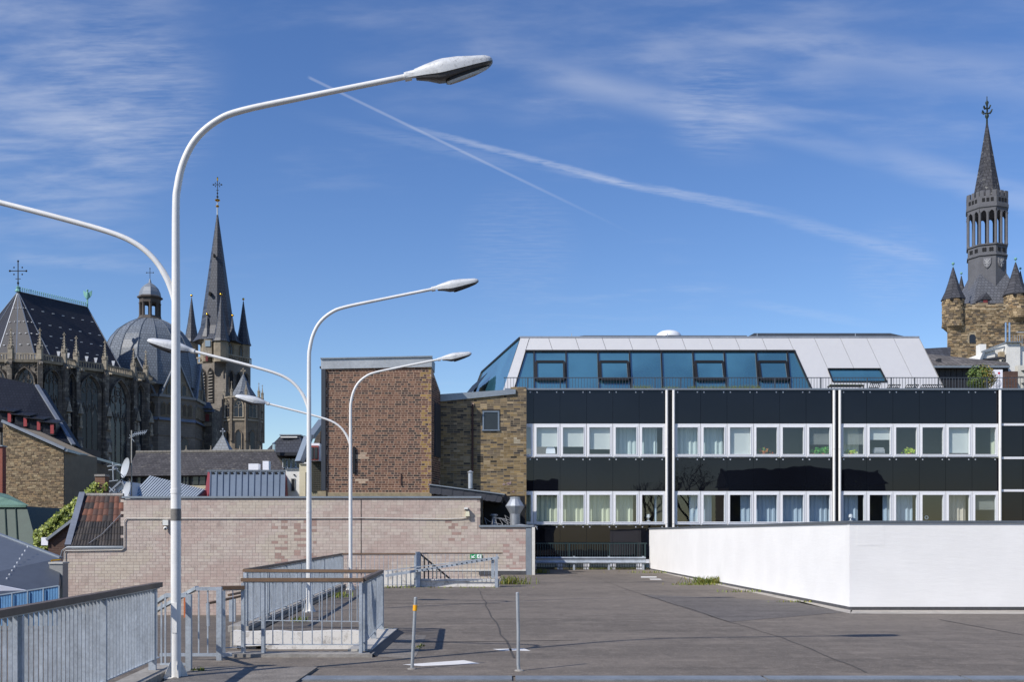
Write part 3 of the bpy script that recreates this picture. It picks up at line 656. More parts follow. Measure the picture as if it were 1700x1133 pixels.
MB().box(px_(272), px_(281), DP-.16, DP-.02, pz(873), pz(864)).build('junction_box', ps, c); MB().sphere((px_(276.5), DP-.14, pz(878)), .085, 14, 8).build('dome', ps, c, True); MB().sphere((px_(276.8), DP-.2, pz(878.5)), .045, 10, 6).build('lens', black_metal(), c, True); MB().tube([V(px_(272), DP-.05, pz(867)), V(px_(269.5), DP-.08, pz(868)), V(px_(271), DP-.08, pz(872)), V(px_(274), DP-.08, pz(875))], .012, 6).build('cable', black_metal(), c)
c = empty('floodlight', V(px_(775), DP-.1, pz(860)), 'small cream motion-sensor lamp at the end of the cable run', 'lamp')
MB().prism([V(px_(772.5), DP-.02, pz(858)), V(px_(780), DP-.02, pz(858)), V(px_(779), DP-.02, pz(849)), V(px_(774), DP-.02, pz(849))], V(0, -.16, 0)).build('housing', M('cream_plastic', '#d8d3b8', .5), c)
MB().box(px_(771), px_(777), DP-.24, DP-.02, pz(846.5), pz(843.5)).build('hood', ps, c); MB().box(px_(772), px_(776.5), DP-.2, DP-.05, pz(848.5), pz(846.8)).build('lens', black_metal(), c)
s = empty('exit_sign', V(px_(791), DP-.06, pz(927)), 'green emergency exit sign with white arrow and running figure', 'sign')
x0, x1, z0, z1 = px_(780.5), px_(800), pz(928.2), pz(920.8); w = x1-x0; h = z1-z0; yy = DP-.055
MB().box(x0, x1, yy, yy+.02, z0, z1).build('plate', M('sign_green', '#0f9a55', .4, var=.03), s)
ws = M('sign_white', '#f2f4f2', .4, var=.02); S = lambda u, v: V(x0+w*u, yy-.006, z0+h*v)
q = MB()
q.prism([S(.12, .15), S(.12, .62), S(.2, .62), S(.2, .37), S(.36, .85), S(.43, .78), S(.26, .30), S(.4, .30), S(.4, .15)], V(0, .004, 0)); q.build('arrow', ws, s)
q = MB(); q.prism([S(.58, .06), S(.96, .06), S(.96, .94), S(.58, .94)], V(0, .0045, 0)); q.build('door_symbol', ws, s)
q = MB()
for a, b, t_ in (((.80, .72), (.74, .45), .035), ((.74, .45), (.84, .28), .03), ((.84, .28), (.80, .10), .03), ((.74, .45), (.66, .30), .03), ((.66, .30), (.60, .32), .026), ((.79, .68), (.88, .54), .024), ((.79, .68), (.68, .62), .024)):
    q.bar(S(*a)-V(0, .003, 0), S(*b)-V(0, .003, 0), t_*w, .004, V(0, 1, 0))
q.lathe(0, 0, [(.001, 0)], 3) if False else None
q.obox(S(.83, .83)-V(0, .003, 0), V(.035*w, 0, 0), V(0, .002, 0), V(0, 0, .07*h)); q.build('running_figure', M('sign_green', '#0f9a55'), s)

# ------------------------------------------------------------------ brown brick tower block
DB = 48.9; SB = F/DB; DY = 50.7; SY = F/DY
bb = empty('brick_block', (XX(625, DB), DB, -14), 'windowless brown brick block with zinc parapet rising behind the pink wall', 'building')
bx = lambda p: XX(p, DB); bz = lambda y: ZZ(y, DB)
mort = M('pale_mortar', '#ad9480', .95, var=.15, scale=4)
XR = XX(731, DY-.05)
plan = [V(bx(536), DB, 0), V(bx(716), DB, 0), V(XR, DY-.05, 0), V(bx(536), DY-.05, 0)]
zt = [bz(612), bz(609), ZZ(652, DY), bz(625)]
m = MB(); m.add([V(p.x, p.y, -14) for p in plan]+[V(p.x, p.y, z) for p, z in zip(plan, zt)], [(0,1,5,4), (1,2,6,5), (2,3,7,6), (3,0,4,7), (4,5,6,7)]); m.build('wall_core', mort, bb)
bc = [lc(h) for h in ('#715141', '#7b5a48', '#68493a', '#82604c', '#594138', '#775746', '#4a3832', '#352d2b', '#6e4d3e', '#523e36')]
def brown_pal(x, z, r):
    c = r.choice(bc); k = r.uniform(.8, 1.15)
    p = (x+bx(541))*SB+CX; y = HY-(z+bz(818)-CH)*SB
    if p > 700 and r.random() < .45: c = lc('#9a7d45')
    if ((p-600)/9)**2+((y-757)/6)**2 < 1 or ((p-601)/8)**2+((y-798)/4)**2 < 1: c = lc('#b3a08a')
    return tuple(min(1, q*k) for q in c)
BR = colattr('brown_brick', .85, .3, .5, 40)
masonry(bb, V(bx(541), DB, bz(818)), (1, 0, 0), (0, -1, 0), bx(716)-bx(541), bz(611)-bz(818), .1064, .318, brown_pal, BR, None, 'english', .024, 300, 'brick', None, (.002, .006))
u = (plan[2]-plan[1]).normalized()
masonry(bb, plan[1]+UP*bz(818), u, (u.y, -u.x, 0), (plan[2]-plan[1]).length, bz(625)-bz(818), .1064, .318, brown_pal, BR, lambda x, z: z+bz(818) < zt[1]-.1-x*.55, 'english', .024, 0, 'brick', None, (.002, .006))
pol = [V(bx(533.5), DB-.09, bz(613.5)), V(bx(717), DB-.09, bz(610)), V(bx(717.5), DB-.09, bz(593.5)), V(bx(533.5), DB-.09, bz(597))]
MB().prism(pol, V(0, 1.9, 0)).build('zinc_parapet', M('stained_zinc', '#a7abae', .5, .35, .18, .9, streak=.35), bb)
MB().bar(pol[3]+V(-.02, -.02, .02), pol[2]+V(.02, -.02, .02), .09, .06).build('parapet_edge', alu(), bb)
MB().box(bx(534), bx(541), DB-.12, DB+.3, bz(815), bz(613.6)).build('side_cladding', M('anthracite_cladding', '#3b3f46', .5, .2, .1), bb)
MB().box(bx(530), bx(535), DB+.1, DB+.6, bz(611), bz(608)).build('gutter_bracket', black_metal(), bb)
MB().box(bx(586), bx(590), DB-.1, DB-.01, bz(786), bz(743)).build('wall_duct', black_metal(), bb); MB().box(bx(665), bx(666.5), DB-.05, DB-.01, bz(806), bz(787)).build('iron_strap', M('rusty_iron', '#47302a', .8), bb)
uu = u; nn = V(u.y, -u.x, 0)
c_ = plan[1]+u*1.05+UP*bz(712); MB().obox(c_+nn*.03, u*.5, nn*.05, UP*((bz(675)-bz(765))/2)).build('side_shutter', M('anthracite_cladding', '#3b3f46'), bb)
MB().box(bx(541.5), bx(717), DB-.25, DB+.2, bz(826), bz(819)).build('plinth_ledge', M('mossy_ledge', '#8f836a', .95, var=.3, scale=3), bb)

# ------------------------------------------------------------------ yellow brick building
yb = empty('brick_house', (XX(800, DY), DY, -14), 'yellow stained brick house wall with one small window beside the black facade', 'building')
yx = lambda p: XX(p, DY); yz = lambda y: ZZ(y, DY)
prof = [(731, 665), (852, 652), (852, 643), (874, 643), (874, 1100), (731, 1100)]
MB().prism([W(a, b, DY) for a, b in prof], V(0, .28, 0)).build('wall_core', M('grey_mortar', '#8f816a', .95, var=.2, scale=4), yb)
yc = [lc(h) for h in ('#8c7a5f', '#9a886a', '#6e6151', '#7c6d57', '#504841', '#403a36', '#a59274', '#605749', '#8f7a56', '#736653', '#9a845e')]
WXR = (801, 829, 683, 714)
def yin(x, z):
    p = (x+yx(731))*SY+CX; y = HY-(z+yz(880)-CH)*SY
    if WXR[0] < p < WXR[1] and WXR[2] < y < WXR[3]: return False
    return (y > 644 if p > 851 else y > 666-(p-731)*.107)
def ypal(x, z, r):
    p = (x+yx(731))*SY+CX; y = HY-(z+yz(880)-CH)*SY; c = r.choice(yc); k = r.uniform(.75, 1.15)
    if y > 720 and r.random() < .5: c = tuple(a*.5+b*.5 for a, b in zip(c, lc('#9a8050')))
    for hx, hy, hr in ((771, 763, 5), (799, 763, 3), (817, 763, 3), (836, 763, 2.6), (854, 763, 3.4)):
        if abs(p-hx) < hr and abs(y-hy) < 4: return lc('#1c1813') if hx > 780 else lc('#a39274')
    if abs(p-854) < 5 and abs(y-733) < 5: c = lc('#b9ae98')
    return tuple(min(1, q*k) for q in c)
YB = colattr('yellow_brick', .88, .35, .5, 40, ('#2a251e', 1.3, .58, .76, .45))
masonry(yb, V(yx(731), DY, yz(880)), (1, 0, 0), (0, -1, 0), yx(874)-yx(731), yz(643)-yz(880), .104, .33, ypal, YB, yin, 'wild', .022, 300, 'brick', lambda x, z: abs((x+yx(731))*SY+CX-805)/300+abs(HY-(z+yz(880)-CH)*SY-730)/300, (.002, .010))
MB().prism([W(731, 667, DY-.1), W(856, 654.5, DY-.1), W(856, 646.5, DY-.1), W(731, 655, DY-.1)], V(0, .5, 0)).build('zinc_fascia', alu(), yb)
wz = MB()
for a in ((801, 803.5, 683, 714), (826.5, 829, 683, 714)): wz.box(yx(a[0]), yx(a[1]), DY-.05, DY+.1, yz(a[3]), yz(a[2]))
wz.box(yx(803.6), yx(826.4), DY-.048, DY+.1, yz(685), yz(683)); wz.box(yx(800), yx(830), DY-.08, DY+.1, yz(716), yz(714.1))
wf = wz.build('window', M('window_grey_alu', '#7d8894', .4, .4), yb)
MB().box(yx(803.6), yx(826.4), DY-.012, DY-.006, yz(713.9), yz(685.1)).build('pane', M('dark_pane', '#2b2d31', .06, var=.1), wf)
MB().box(yx(800), yx(830), DY-.03, DY+.05, yz(682.8), yz(680.5)).build('lintel', M('dark_lintel', '#2b2724', .8), wf)
MB().tube([V(yx(784.5), DY-.07, yz(y)) for y in (672, 720, 785)], .045, 8).build('rusty_downpipe', M('rusty_iron', '#47302a', .8), yb, True)
MB().box(yx(782), yx(787), DY-.06, DY, yz(675), yz(670)).build('pipe_bracket', M('pale_mortar', '#ad9480'), yb)
q = MB()
def scrib(cx_, cy_, s_, n):
    pts = [(cx_+math.sin(i*1.9)*s_*(.5+.5*R.random()), cy_+math.cos(i*2.7)*s_*.7*R.random()+i*.3) for i in range(n)]
    for a, b in zip(pts, pts[1:]): q.bar(V(yx(a[0]), DY-.024, yz(a[1])), V(yx(b[0]), DY-.024, yz(b[1])), .018, .004, V(0, 1, 0))
scrib(844, 802, 6, 11); scrib(852, 816, 4, 8); scrib(836, 804, 4, 6)
q.build('graffiti', M('faded_pink_spray', '#b39a9c', .8), yb)
# slate-edged canopy, its vent pipe and the fans in the recess
DCN = 46.2
cn = empty('canopy', W(775, 825, DCN), 'sloping dark slate-edged canopy roof over the recess beside the pink wall', 'roof')
a0, a1, b0, b1 = (713, 806), (836, 822), (713, 819), (830, 834)
MB().prism([W(713, 805, DCN), W(838, 822, DCN), W(832, 833.5, DCN), W(713, 818.5, DCN)], V(0, 4.3, .0)).build('roof_slab', M('slate_core', '#22242a', .8), cn)
for i in range(13):
    f0, f1 = i/13, (i+1)/13; L2 = lambda a, b, f: (a[0]+(b[0]-a[0])*f, a[1]+(b[1]-a[1])*f); y0 = DCN-.03-.012*(i % 2)
    t0, t1, u0, u1 = L2(a0, a1, f0), L2(a0, a1, f1+.01), L2(b0, b1, f0), L2(b0, b1, f1+.01)
    mid = ((u0[0]+u1[0])/2, (u0[1]+u1[1])/2+1.2)
    MB().prism([W(*u0, y0), W(*mid, y0), W(*u1, y0), W(*t1, y0), W(*t0, y0)], V(0, .02, 0)).build('slate', M('slate_piece', '#3a3c43', .6, var=.2, scale=2), cn)
MB().bar(W(712, 805, DCN-.05), W(838, 821.5, DCN-.05), .1, .05).build('zinc_edge', alu(), cn)
MB().bar(W(836, 823, DCN-.05), W(853, 852, DCN+.5), .12, .2).build('downward_edge', M('slate_core', '#22242a'), cn)
MB().box(XX(798, 44.5), XX(800, 44.5), 44, 46.1, 0, ZZ(826, 44.5)).build('side_post', black_metal(), cn)
MB().box(XX(797.5, 45), XX(874, 45), 50.2, 50.4, 0, 3.6).build('recess_shade_panel', dark(), cn)  # near-black panel paints the canopy's shade at the back of the recess
MB().box(XX(790, 43.4), XX(884, 43.4), 43.4, 50.1, 1.75, 1.9).build('flat_roof', M('roof_felt', '#4b4946', .9), cn)
def fan(nm, px, D, prof, lab, mat=None):
    o = empty(nm, W(px, prof[0][1], D), lab, 'vent'); return o
o = empty('vent_pipe', W(781, 806, 46.6), 'slim white vent pipe with flat cap on the slate canopy', 'vent pipe')
MB().lathe(XX(781, 46.6), 46.6, [(.105, ZZ(812, 46.6)), (.105, ZZ(785.5, 46.6))], 14).build('pipe', M('vent_metal', '#a6abb0', .4, .4), o, True)
MB().lathe(XX(781, 46.6), 46.6, [(.13, ZZ(785.5, 46.6)), (.14, ZZ(784.4, 46.6)), (.02, ZZ(781.5, 46.6))], 14).build('cap', M('vent_metal', '#a6abb0'), o)
o = empty('roof_fan', W(855, 874, 44.3), 'large conical galvanised exhaust fan on a cylindrical stub', 'exhaust fan'); X_ = XX(855, 44.3); zf = lambda y: ZZ(y, 44.3)
MB().lathe(X_, 44.3, [(.22, zf(874)), (.22, zf(854))], 20).build('stub', M('vent_metal_dull', '#8d9196', .5, .4, .3, 4), o, True)
MB().lathe(X_, 44.3, [(.22, zf(854)), (.40, zf(842)), (.41, zf(841))], 12).build('lower_cone', M('vent_metal', '#a6abb0'), o)
MB().lathe(X_, 44.3, [(.41, zf(840.8)), (.22, zf(829.5)), (.22, zf(826)), (.05, zf(825.4))], 12).build('upper_cone', M('vent_metal', '#a6abb0'), o)
o = empty('roof_fan', W(820, 874, 44.6), 'small round mushroom vent with loose cables in the dark recess', 'vent'); X_ = XX(820, 44.6); zf = lambda y: ZZ(y, 44.6)
MB().lathe(X_, 44.6, [(.26, zf(876)), (.12, zf(869)), (.11, zf(858)), (.17, zf(857)), (.17, zf(855)), (.1, zf(854))], 16).build('body', M('vent_metal_dull', '#8d9196'), o, True)
for k in range(5):
    p0 = W(808+k*9, 872, 44.2+k*.1); MB().tube([p0, p0+V(R.uniform(-.2, .3), .1, R.uniform(.2, .5)), p0+V(R.uniform(.1, .5), .2, R.uniform(.1, .35)), p0+V(.7, .2, 0)], .013, 6).build('cable', M('cable_grey', '#9a9ca0', .5), o, True)
MB().tube([W(p, y, 43.1) for p, y in ((838, 873), (850, 874.5), (862, 872), (876, 873.5), (890, 875), (892, 880))], .025, 6).build('cable', M('cable_grey', '#9a9ca0'), o, True)
# ------------------------------------------------------------------ office building with black glass bands
DF = 51.0; fx = lambda p: XX(p, DF); fz = lambda y: ZZ(y, DF)
ob = empty('office_building', (fx(1270), DF, -14), 'office block with black glass bands, white window strips and glazed rooftop storey', 'building')
def blackglass():
    t = NM('black_spandrel_glass'); n = t.noise(.35, 3, .5); t.bump(n, .02, .3)
    t.b.inputs['Specular Tint'].default_value = (.92, .88, .95, 1); return t.fin(t.mix(t.mr(n, .3, .7), lc('#0c0e14'), lc('#10131a')), .012, 0, 1.48)
BG = blackglass(); CG = clearglass('window_glass')
curt = {'g': M('sheer_curtain_grey', '#bcc7c8', .9, var=.06, scale=3, stretch=(14, 1, .3)), 'k': M('cream_curtain', '#c4c8b4', .9, var=.05, scale=3, stretch=(14, 1, .3)), 'b': M('blue_grey_curtain', '#a9b8c8', .9, var=.06, scale=3, stretch=(14, 1, .3)), 'w': M('beige_curtain', '#c2b8ac', .9, var=.06, scale=3)}
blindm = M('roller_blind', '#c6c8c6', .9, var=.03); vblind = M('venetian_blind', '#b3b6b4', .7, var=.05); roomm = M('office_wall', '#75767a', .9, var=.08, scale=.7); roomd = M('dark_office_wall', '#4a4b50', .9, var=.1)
UW = 43.75
def unit_window(pl, y0, spec, full=True):
    a, b = fx(pl)+.012, fx(pl+UW)-.012; t, bo = fz(y0), fz(y0+56)
    fr = .12; ft = .165; fb = .14; m = MB(); yb_, yf = DF+.10, DF-.05
    m.box(a, a+fr, yf, yb_, bo, t); m.box(b-fr, b, yf, yb_, bo, t); m.box(a+fr, b-fr, yf+.001, yb_, t-ft, t); m.box(a+fr, b-fr, yf+.001, yb_, bo, bo+fb)
    w = m.build('window', white_frame(), ob)
    # inner casement, sill and pane
    m = MB(); c, d, e, f = a+fr-.03, b-fr+.03, bo+fb-.02, t-ft+.02; k = .04
    for bx_ in ((c, c+k, e, f), (d-k, d, e, f), (c+k, d-k, f-k, f), (c+k, d-k, e, e+k)): m.box(bx_[0], bx_[1], yf-.02, yf-.002, bx_[2], bx_[3])
    m.build('casement', white_frame(), w)
    MB().box(a+.03, b-.03, yf-.07, yf-.021, bo+.02, bo+.055).build('sill', M('sill_grey', '#9fa4ad', .4, .2), w)
    gl = MB().quad(V(a+fr, DF, bo+fb), V(b-fr, DF, bo+fb), V(b-fr, DF, t-ft), V(a+fr, DF, t-ft)).build('pane', CG, w)
    x0, x1, z0, z1 = a+fr*.5, b-fr*.5, bo+fb*.3, t-ft*.4
    for s in spec:
        if s[0] == 'b':
            zz = z1-(z1-z0)*s[1]; q = MB().box(x0, x1, DF+.13, DF+.14, zz, z1); q.box(x0, x1, DF+.125, DF+.145, zz-.03, zz); q.build('roller_blind', blindm, w)
        elif s[0] == 'v':
            zz = z1-(z1-z0)*s[1]; q = MB(); z = z1
            while z > zz: q.obox(((x0+x1)/2, DF+.16, z), V((x1-x0)/2, 0, 0), V(0, .02, .012), V(0, -.001, .002)); z -= .055
            q.build('venetian_blind', vblind, w)
        elif s[0] == 'c':
            xa, xb = x0-.1+(x1-x0+.2)*s[1], x0-.1+(x1-x0+.2)*s[2]; n = max(6, int((xb-xa)/.05)); q = MB(); P = []
            for i in range(n+1):
                x = xa+(xb-xa)*i/n; y = DF+.42+.03*math.sin(i*1.3)+.012*math.sin(i*3.1); P.append((x, y))
            for (xa_, ya_), (xb_, yb2) in zip(P, P[1:]): q.quad(V(xa_, ya_, z0-.4), V(xb_, yb2, z0-.4), V(xb_, yb2, z1+.3), V(xa_, ya_, z1+.3))
            q.build('curtain', curt[s[3]], w, True)
    return w
row1 = [[('b', .72)], [('b', .66)], [('b', .66)], [('b', .74)], [('c', 0, 1, 'g')], [('c', -.4, .72, 'g')],
        [('c', 0, 1, 'g')], [('c', 0, .92, 'g')], [('b', .99)], [], [('c', 0, .2, 'k')], [('v', .62)],
        [('v', .62), ('c', .1, .8, 'k')], [('b', .44)], [], [], [('b', .86)], [('c', .84, 1.2, 'k')]]
row2 = [[('c', 0, 1, 'k')], [('c', 0, 1, 'k')], [('c', 0, 1, 'k')], [('c', 0, 1, 'k')], [('c', 0, .8, 'k')], [('c', .62, .72, 'b')],
        [('c', .62, 1, 'b')], [('c', 0, .48, 'b')], [('c', .58, 1, 'b')], [('c', 0, 1, 'b')], [('c', 0, .12, 'b'), ('c', .22, 1, 'b')], [('c', 0, 1, 'b')],
        [('c', 0, .78, 'b')], [('c', .72, 1.1, 'b')], [('c', 0, .85, 'b')], [], [('c', .1, .9, 'w')], [('v', .55)]]
starts = [842.2+UW*i for i in range(6)]+[1119.2+UW*i for i in range(6)]+[1394.6+UW*i for i in range(6)]
for i, pl in enumerate(starts):
    unit_window(pl, 704.2, row1[i]); unit_window(pl, 816.3, row2[i])
    if 880 < pl < 1080: unit_window(pl, 929.5, [('b', .2)])
    for j, (ya, yb2) in enumerate(((649, 703.6), (760.7, 815.8), (872.8, 928.9))):
        p = MB().box(fx(pl)+.006, fx(pl+UW)-.006, DF-.02+R.uniform(-.0015, .0015), DF+.02, fz(yb2), fz(ya)).build('spandrel_panel', BG, ob)
        q = MB()
        for e in (5.6, UW-5.6):
            X_ = fx(pl+e); q.add([V(X_+.035*math.cos(k*math.pi/4), DF-.035, fz(ya+2.6)+.035*math.sin(k*math.pi/4)) for k in range(8)]+[V(X_+.035*math.cos(k*math.pi/4), DF-.019, fz(ya+2.6)+.035*math.sin(k*math.pi/4)) for k in range(8)], [tuple(range(7, -1, -1))]+[(k, (k+1) % 8, (k+1) % 8+8, k+8) for k in range(8)])
        q.build('fixing_studs', white_frame(), p)
# body behind the panels: slabs, partition walls, back wall
m = MB(); XA, XB = fx(838), fx(1800)
for ya, yb2 in ((648.5, 705), (760, 817), (872, 930)): m.box(XA, XB, DF+.021, DF+.5, fz(yb2)+.02, fz(ya)-.02); m.box(XA, XB, DF+.5, DF+5, fz(ya)-.25, fz(ya)-.03)
m.box(XA, XB, DF+.02, DF+.4, -14, fz(986)); m.build('floor_slabs', roomm, ob)
m = MB()
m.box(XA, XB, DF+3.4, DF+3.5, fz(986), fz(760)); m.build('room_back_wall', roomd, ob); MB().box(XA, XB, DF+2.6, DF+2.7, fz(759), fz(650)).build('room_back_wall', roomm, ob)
for px in (1103.5, 1381, 1658.5): MB().box(fx(px), fx(px)+.12, DF+.5, DF+2.55, fz(986), fz(650)).build('partition_wall', roomm, ob)
wpipe = M('white_column_paint', '#e2e0dc', .4, var=.05, streak=.15)
for px in (1106.2, 1117.6, 1383.2, 1392.8, 1658.2):
    m = MB(); z = fz(990)
    for za, zb in ((fz(990), fz(871)), (fz(870.6), fz(747)), (fz(746.6), fz(648.8))): m.lathe(fx(px), DF-.14, [(.066, za), (.066, zb)], 14)
    m.build('facade_column', wpipe, ob, True)
for a, b in ((1104.8, 1119), (1382, 1394)):
    MB().box(fx(a), fx(b), DF-.03, DF+.04, fz(990), fz(649)).build('column_recess', M('recess_dark', '#1d1f23', .6), ob)
m = MB()
for ya, yb2 in ((649, 703), (708.5, 758.5), (763.5, 813), (817.5, 867), (871, 925)):
    for xa, xb in ((1660.5, 1697.6), (1698.2, 1742), (1742.6, 1790)): MB().box(fx(xa), fx(xb), DF-.02, DF+.02, fz(yb2), fz(ya)).build('spandrel_panel', BG, ob)
for y in (705.6, 761, 815.2, 869): MB().box(fx(1660.5), fx(1800), DF-.05, DF+.03, fz(y+1.9), fz(y-1.9)).build('transom', white_frame(), ob)
MB().box(fx(838), fx(1800), DF-.12, DF+.35, fz(648.4), fz(645.6)).build('coping', M('coping_alu', '#8a9097', .4, .5, .08), ob)
# terrace rail
tr = M('rail_grey', '#4a5058', .5, .4)
MB().bar((fx(836), DF+.1, fz(627)), (fx(1800), DF+.1, fz(627)), .035).build('terrace_handrail', tr, ob)
q = MB(); x = fx(838)
while x < fx(1800): q.box(x-.009, x+.009, DF+.092, DF+.108, fz(645.6), fz(627)); x += .147
q.build('terrace_balusters', tr, ob, kind='stuff')
for px in (876, 930, 994, 1050, 1088, 1130, 1208, 1287, 1364, 1441, 1481, 1520, 1560, 1640): MB().box(fx(px)-.02, fx(px)+.02, DF+.08, DF+.14, fz(645.6), fz(626.6)).build('terrace_post', tr, ob)
MB().box(fx(838), fx(1800), DF+.35, DF+16, fz(652), fz(650.5)).build('terrace_floor', M('terrace_paving', '#77736d', .9), ob)
# rooftop storey: cladding panels leaning back, glazing, opening lights
def PF(px, py, out=0.): D = 53.6+(648-py)/88*.9-out; return W(px, py, D)
al_ = M('pale_aluminium_panel', '#cbcaca', .45, .15, .03, .4)
lean = lambda p: .32+(p-911)/(1526-911)*.17
tops = [879, 911, 955.5, 999.8, 1044, 1088.3, 1132, 1176.5, 1221, 1265.2, 1309.3, 1352, 1395, 1439, 1483.5, 1526]
def panel(a, b, ya, yb2, name='cladding_panel', mat=None, g=.35, la=None):
    la_, lb_ = (lean(a) if la is None else la), lean(b)
    P = [PF(a+la_*(yb2-562)+g, yb2), PF(b+lb_*(yb2-562)-g, yb2), PF(b+lb_*(ya-562)-g, ya), PF(a+la_*(ya-562)+g, ya)]
    MB().prism(P, V(0, .06, 0)).build(name, mat or al_, ob)
for a, b in zip(tops[:10], tops[1:11]): panel(a, b, 562, 582, la=-.31 if a == 879 else None)
MB().prism([PF(864, 562), PF(835, 649), PF(852.5, 649), PF(878.3, 562)], V(0, .06, 0)).build('cladding_panel', al_, ob)
for i, (a, b) in enumerate(zip(tops[10:15], tops[11:16])):
    if i in (1, 2): panel(a, b, 562, 612.4); panel(a, b, 634.2, 649)
    else: panel(a, b, 562, 649)
def coated():
    t = NM('blue_coated_glass'); n = t.noise(.5, 3, .5); t.bump(n, .05, .3)
    return t.fin(t.mix(t.mr(t.noise(.25, 3), .35, .65), lc('#2f5666'), lc('#3f6d80')), .03, 0, 2.8)
CO = coated(); CO2 = None
xg = lambda p, y: p+ (p-850)*.0105*(y-584)/61
ml = [886.5, 939.5, 992.5, 1045, 1097.5, 1150, 1202, 1255, 1307]
edges = [873.2]+ml+[1318.8]
for i, (a, b) in enumerate(zip(edges, edges[1:])):
    ba = 853.5 if i == 0 else xg(a, 649); bb_ = xg(b, 649) if i < len(edges)-2 else 1318.8+.46*65
    MB().prism([PF(ba, 649, -.05), PF(bb_, 649, -.05), PF(b, 583.5, -.05), PF(a, 583.5, -.05)], V(0, .03, 0)).build('roof_pane', CO, ob)
for a in ml: MB().bar(PF(xg(a, 649), 649, .0), PF(a, 583.5, .0), .07, .1, V(0, -1, .1)).build('mullion', black_metal(), ob)
MB().bar(PF(872, 583, .01), PF(1320, 583, .01), .09, .1).build('head_bar', black_metal(), ob)
MB().bar(PF(1318.8, 583, .0), PF(1348.5, 649, .0), .08, .08, V(0, -1, 0)).build('end_bar', black_metal(), ob)
MB().bar(PF(873, 583, .0), PF(853, 649, .0), .05, .08, V(0, -1, 0)).build('end_bar', black_metal(), ob)
for k, (a, b) in enumerate(((888, 938.2), (994, 1044), (1152, 1202), (1257.5, 1307))):
    q = MB(); ya, yb2 = 601, 630.5
    A_, B_, C_, D_ = PF(xg(a, yb2)+2, yb2, .05), PF(xg(b, yb2)-2, yb2, .05), PF(b-2, ya, .05), PF(a+2, ya, .05)
    o_ = .10 if k == 1 else .04
    A_ = A_-V(0, o_, 0); B_ = B_-V(0, o_, 0)
    for p, r_ in ((A_, B_), (B_, C_), (C_, D_), (D_, A_)): q.bar(p, r_, .12, .12, V(0, -1, .1))
    w = q.build('opening_light', black_metal(), ob)
    MB().add([A_, B_, C_, D_], [(0,1,2,3)]).build('pane', CO, w)
MB().prism([PF(1382.5, 634, -.04), PF(1472, 634, -.04), PF(1461, 612.6, -.04), PF(1374.5, 612.6, -.04)], V(0, .03, 0)).build('roof_pane', CO, ob)
for p, r_ in (((1374.5, 612.6), (1461, 612.6)), ((1382.5, 634), (1472, 634)), ((1374.5, 612.6), (1382.5, 634)), ((1461, 612.6), (1472, 634))): MB().bar(PF(*p, .02), PF(*r_, .02), .06, .08, V(0, -1, 0)).build('strip_window_frame', black_metal(), ob)
ZT = ZZ(561.6, 54.5)
TL, TR = W(863, 561.6, 54.5), W(1526.5, 561.6, 54.5)
BL, BRr = W(800, 618.5, 66), V(TR.x, 68, ZT)
MB().prism([TL, TR, BRr, V(BL.x, BL.y, ZT)], UP*.10).build('roof_plate', M('roof_edge_alu', '#9a9da4', .4, .4), ob)
MB().prism([TL+V(.3, .5, .101), TR+V(-.4, .5, .101), BRr+V(-.4, 0, .101), V(BL.x+.3, BL.y, ZT+.101)], UP*.05).build('roof_membrane', M('roof_dark', '#3c4046', .8), ob)
P = [W(863, 562, 54.5), V(BL.x, BL.y, ZT), W(772, 693, 66.5), W(835, 649, 53.6)]
MB().add(P, [(0,1,2,3)]).build('side_glazing', CO, ob)
for a, b in ((P[0], P[1]), (P[1], P[2])): MB().bar(a, b, .12).build('side_frame', black_metal(), ob)
lp = lambda u, v: (P[0].lerp(P[1], u)).lerp(P[3].lerp(P[2], u), v)
MB().prism([lp(.55, .35)+V(-.25, 0, .1), lp(1.02, .35)+V(-.25, 0, .1), lp(1.04, .72)+V(-.7, 0, .1), lp(.55, .72)+V(-.7, 0, .1)], V(.05, 0, .08)).build('opening_light', black_metal(), ob)
MB().prism([W(1526.5, 562, 54.5), W(1570, 649, 53.6), V(fx(1570)+.6, 67, ZZ(649, 53.6)), V(TR.x, 67, ZT)], V(.001, 0, 0)).build('end_cladding', al_, ob)
MB().prism([W(1238, 561, 57), W(1252, 553.5, 57), W(1478, 553.5, 57), W(1512, 561, 57)], V(0, 7, 0)).build('roof_upstand', M('upstand_dark', '#4d525b', .5, .3), ob)
MB().prism([W(945, 560.5, 56), W(970, 557.3, 56), W(1240, 557.3, 56), W(1240, 560.5, 56)], V(0, 7, 0)).build('roof_upstand', M('upstand_dark', '#4d525b'), ob)
X_, zs = XX(1110, 58), ZZ(561, 58)
MB().lathe(X_, 58, [(.74, zs), (.72, zs+.1), (.62, zs+.24), (.42, zs+.35), (.2, zs+.4), (.01, zs+.41)], 20).build('dome_skylight', M('acrylic_white', '#d9dce0', .3, var=.03), ob, True)
for px in (949, 1108, 1257, 1420): MB().bar(W(px, 561, 55.2), W(px, 554, 55.2), .03).build('roof_pin', galv(), ob)
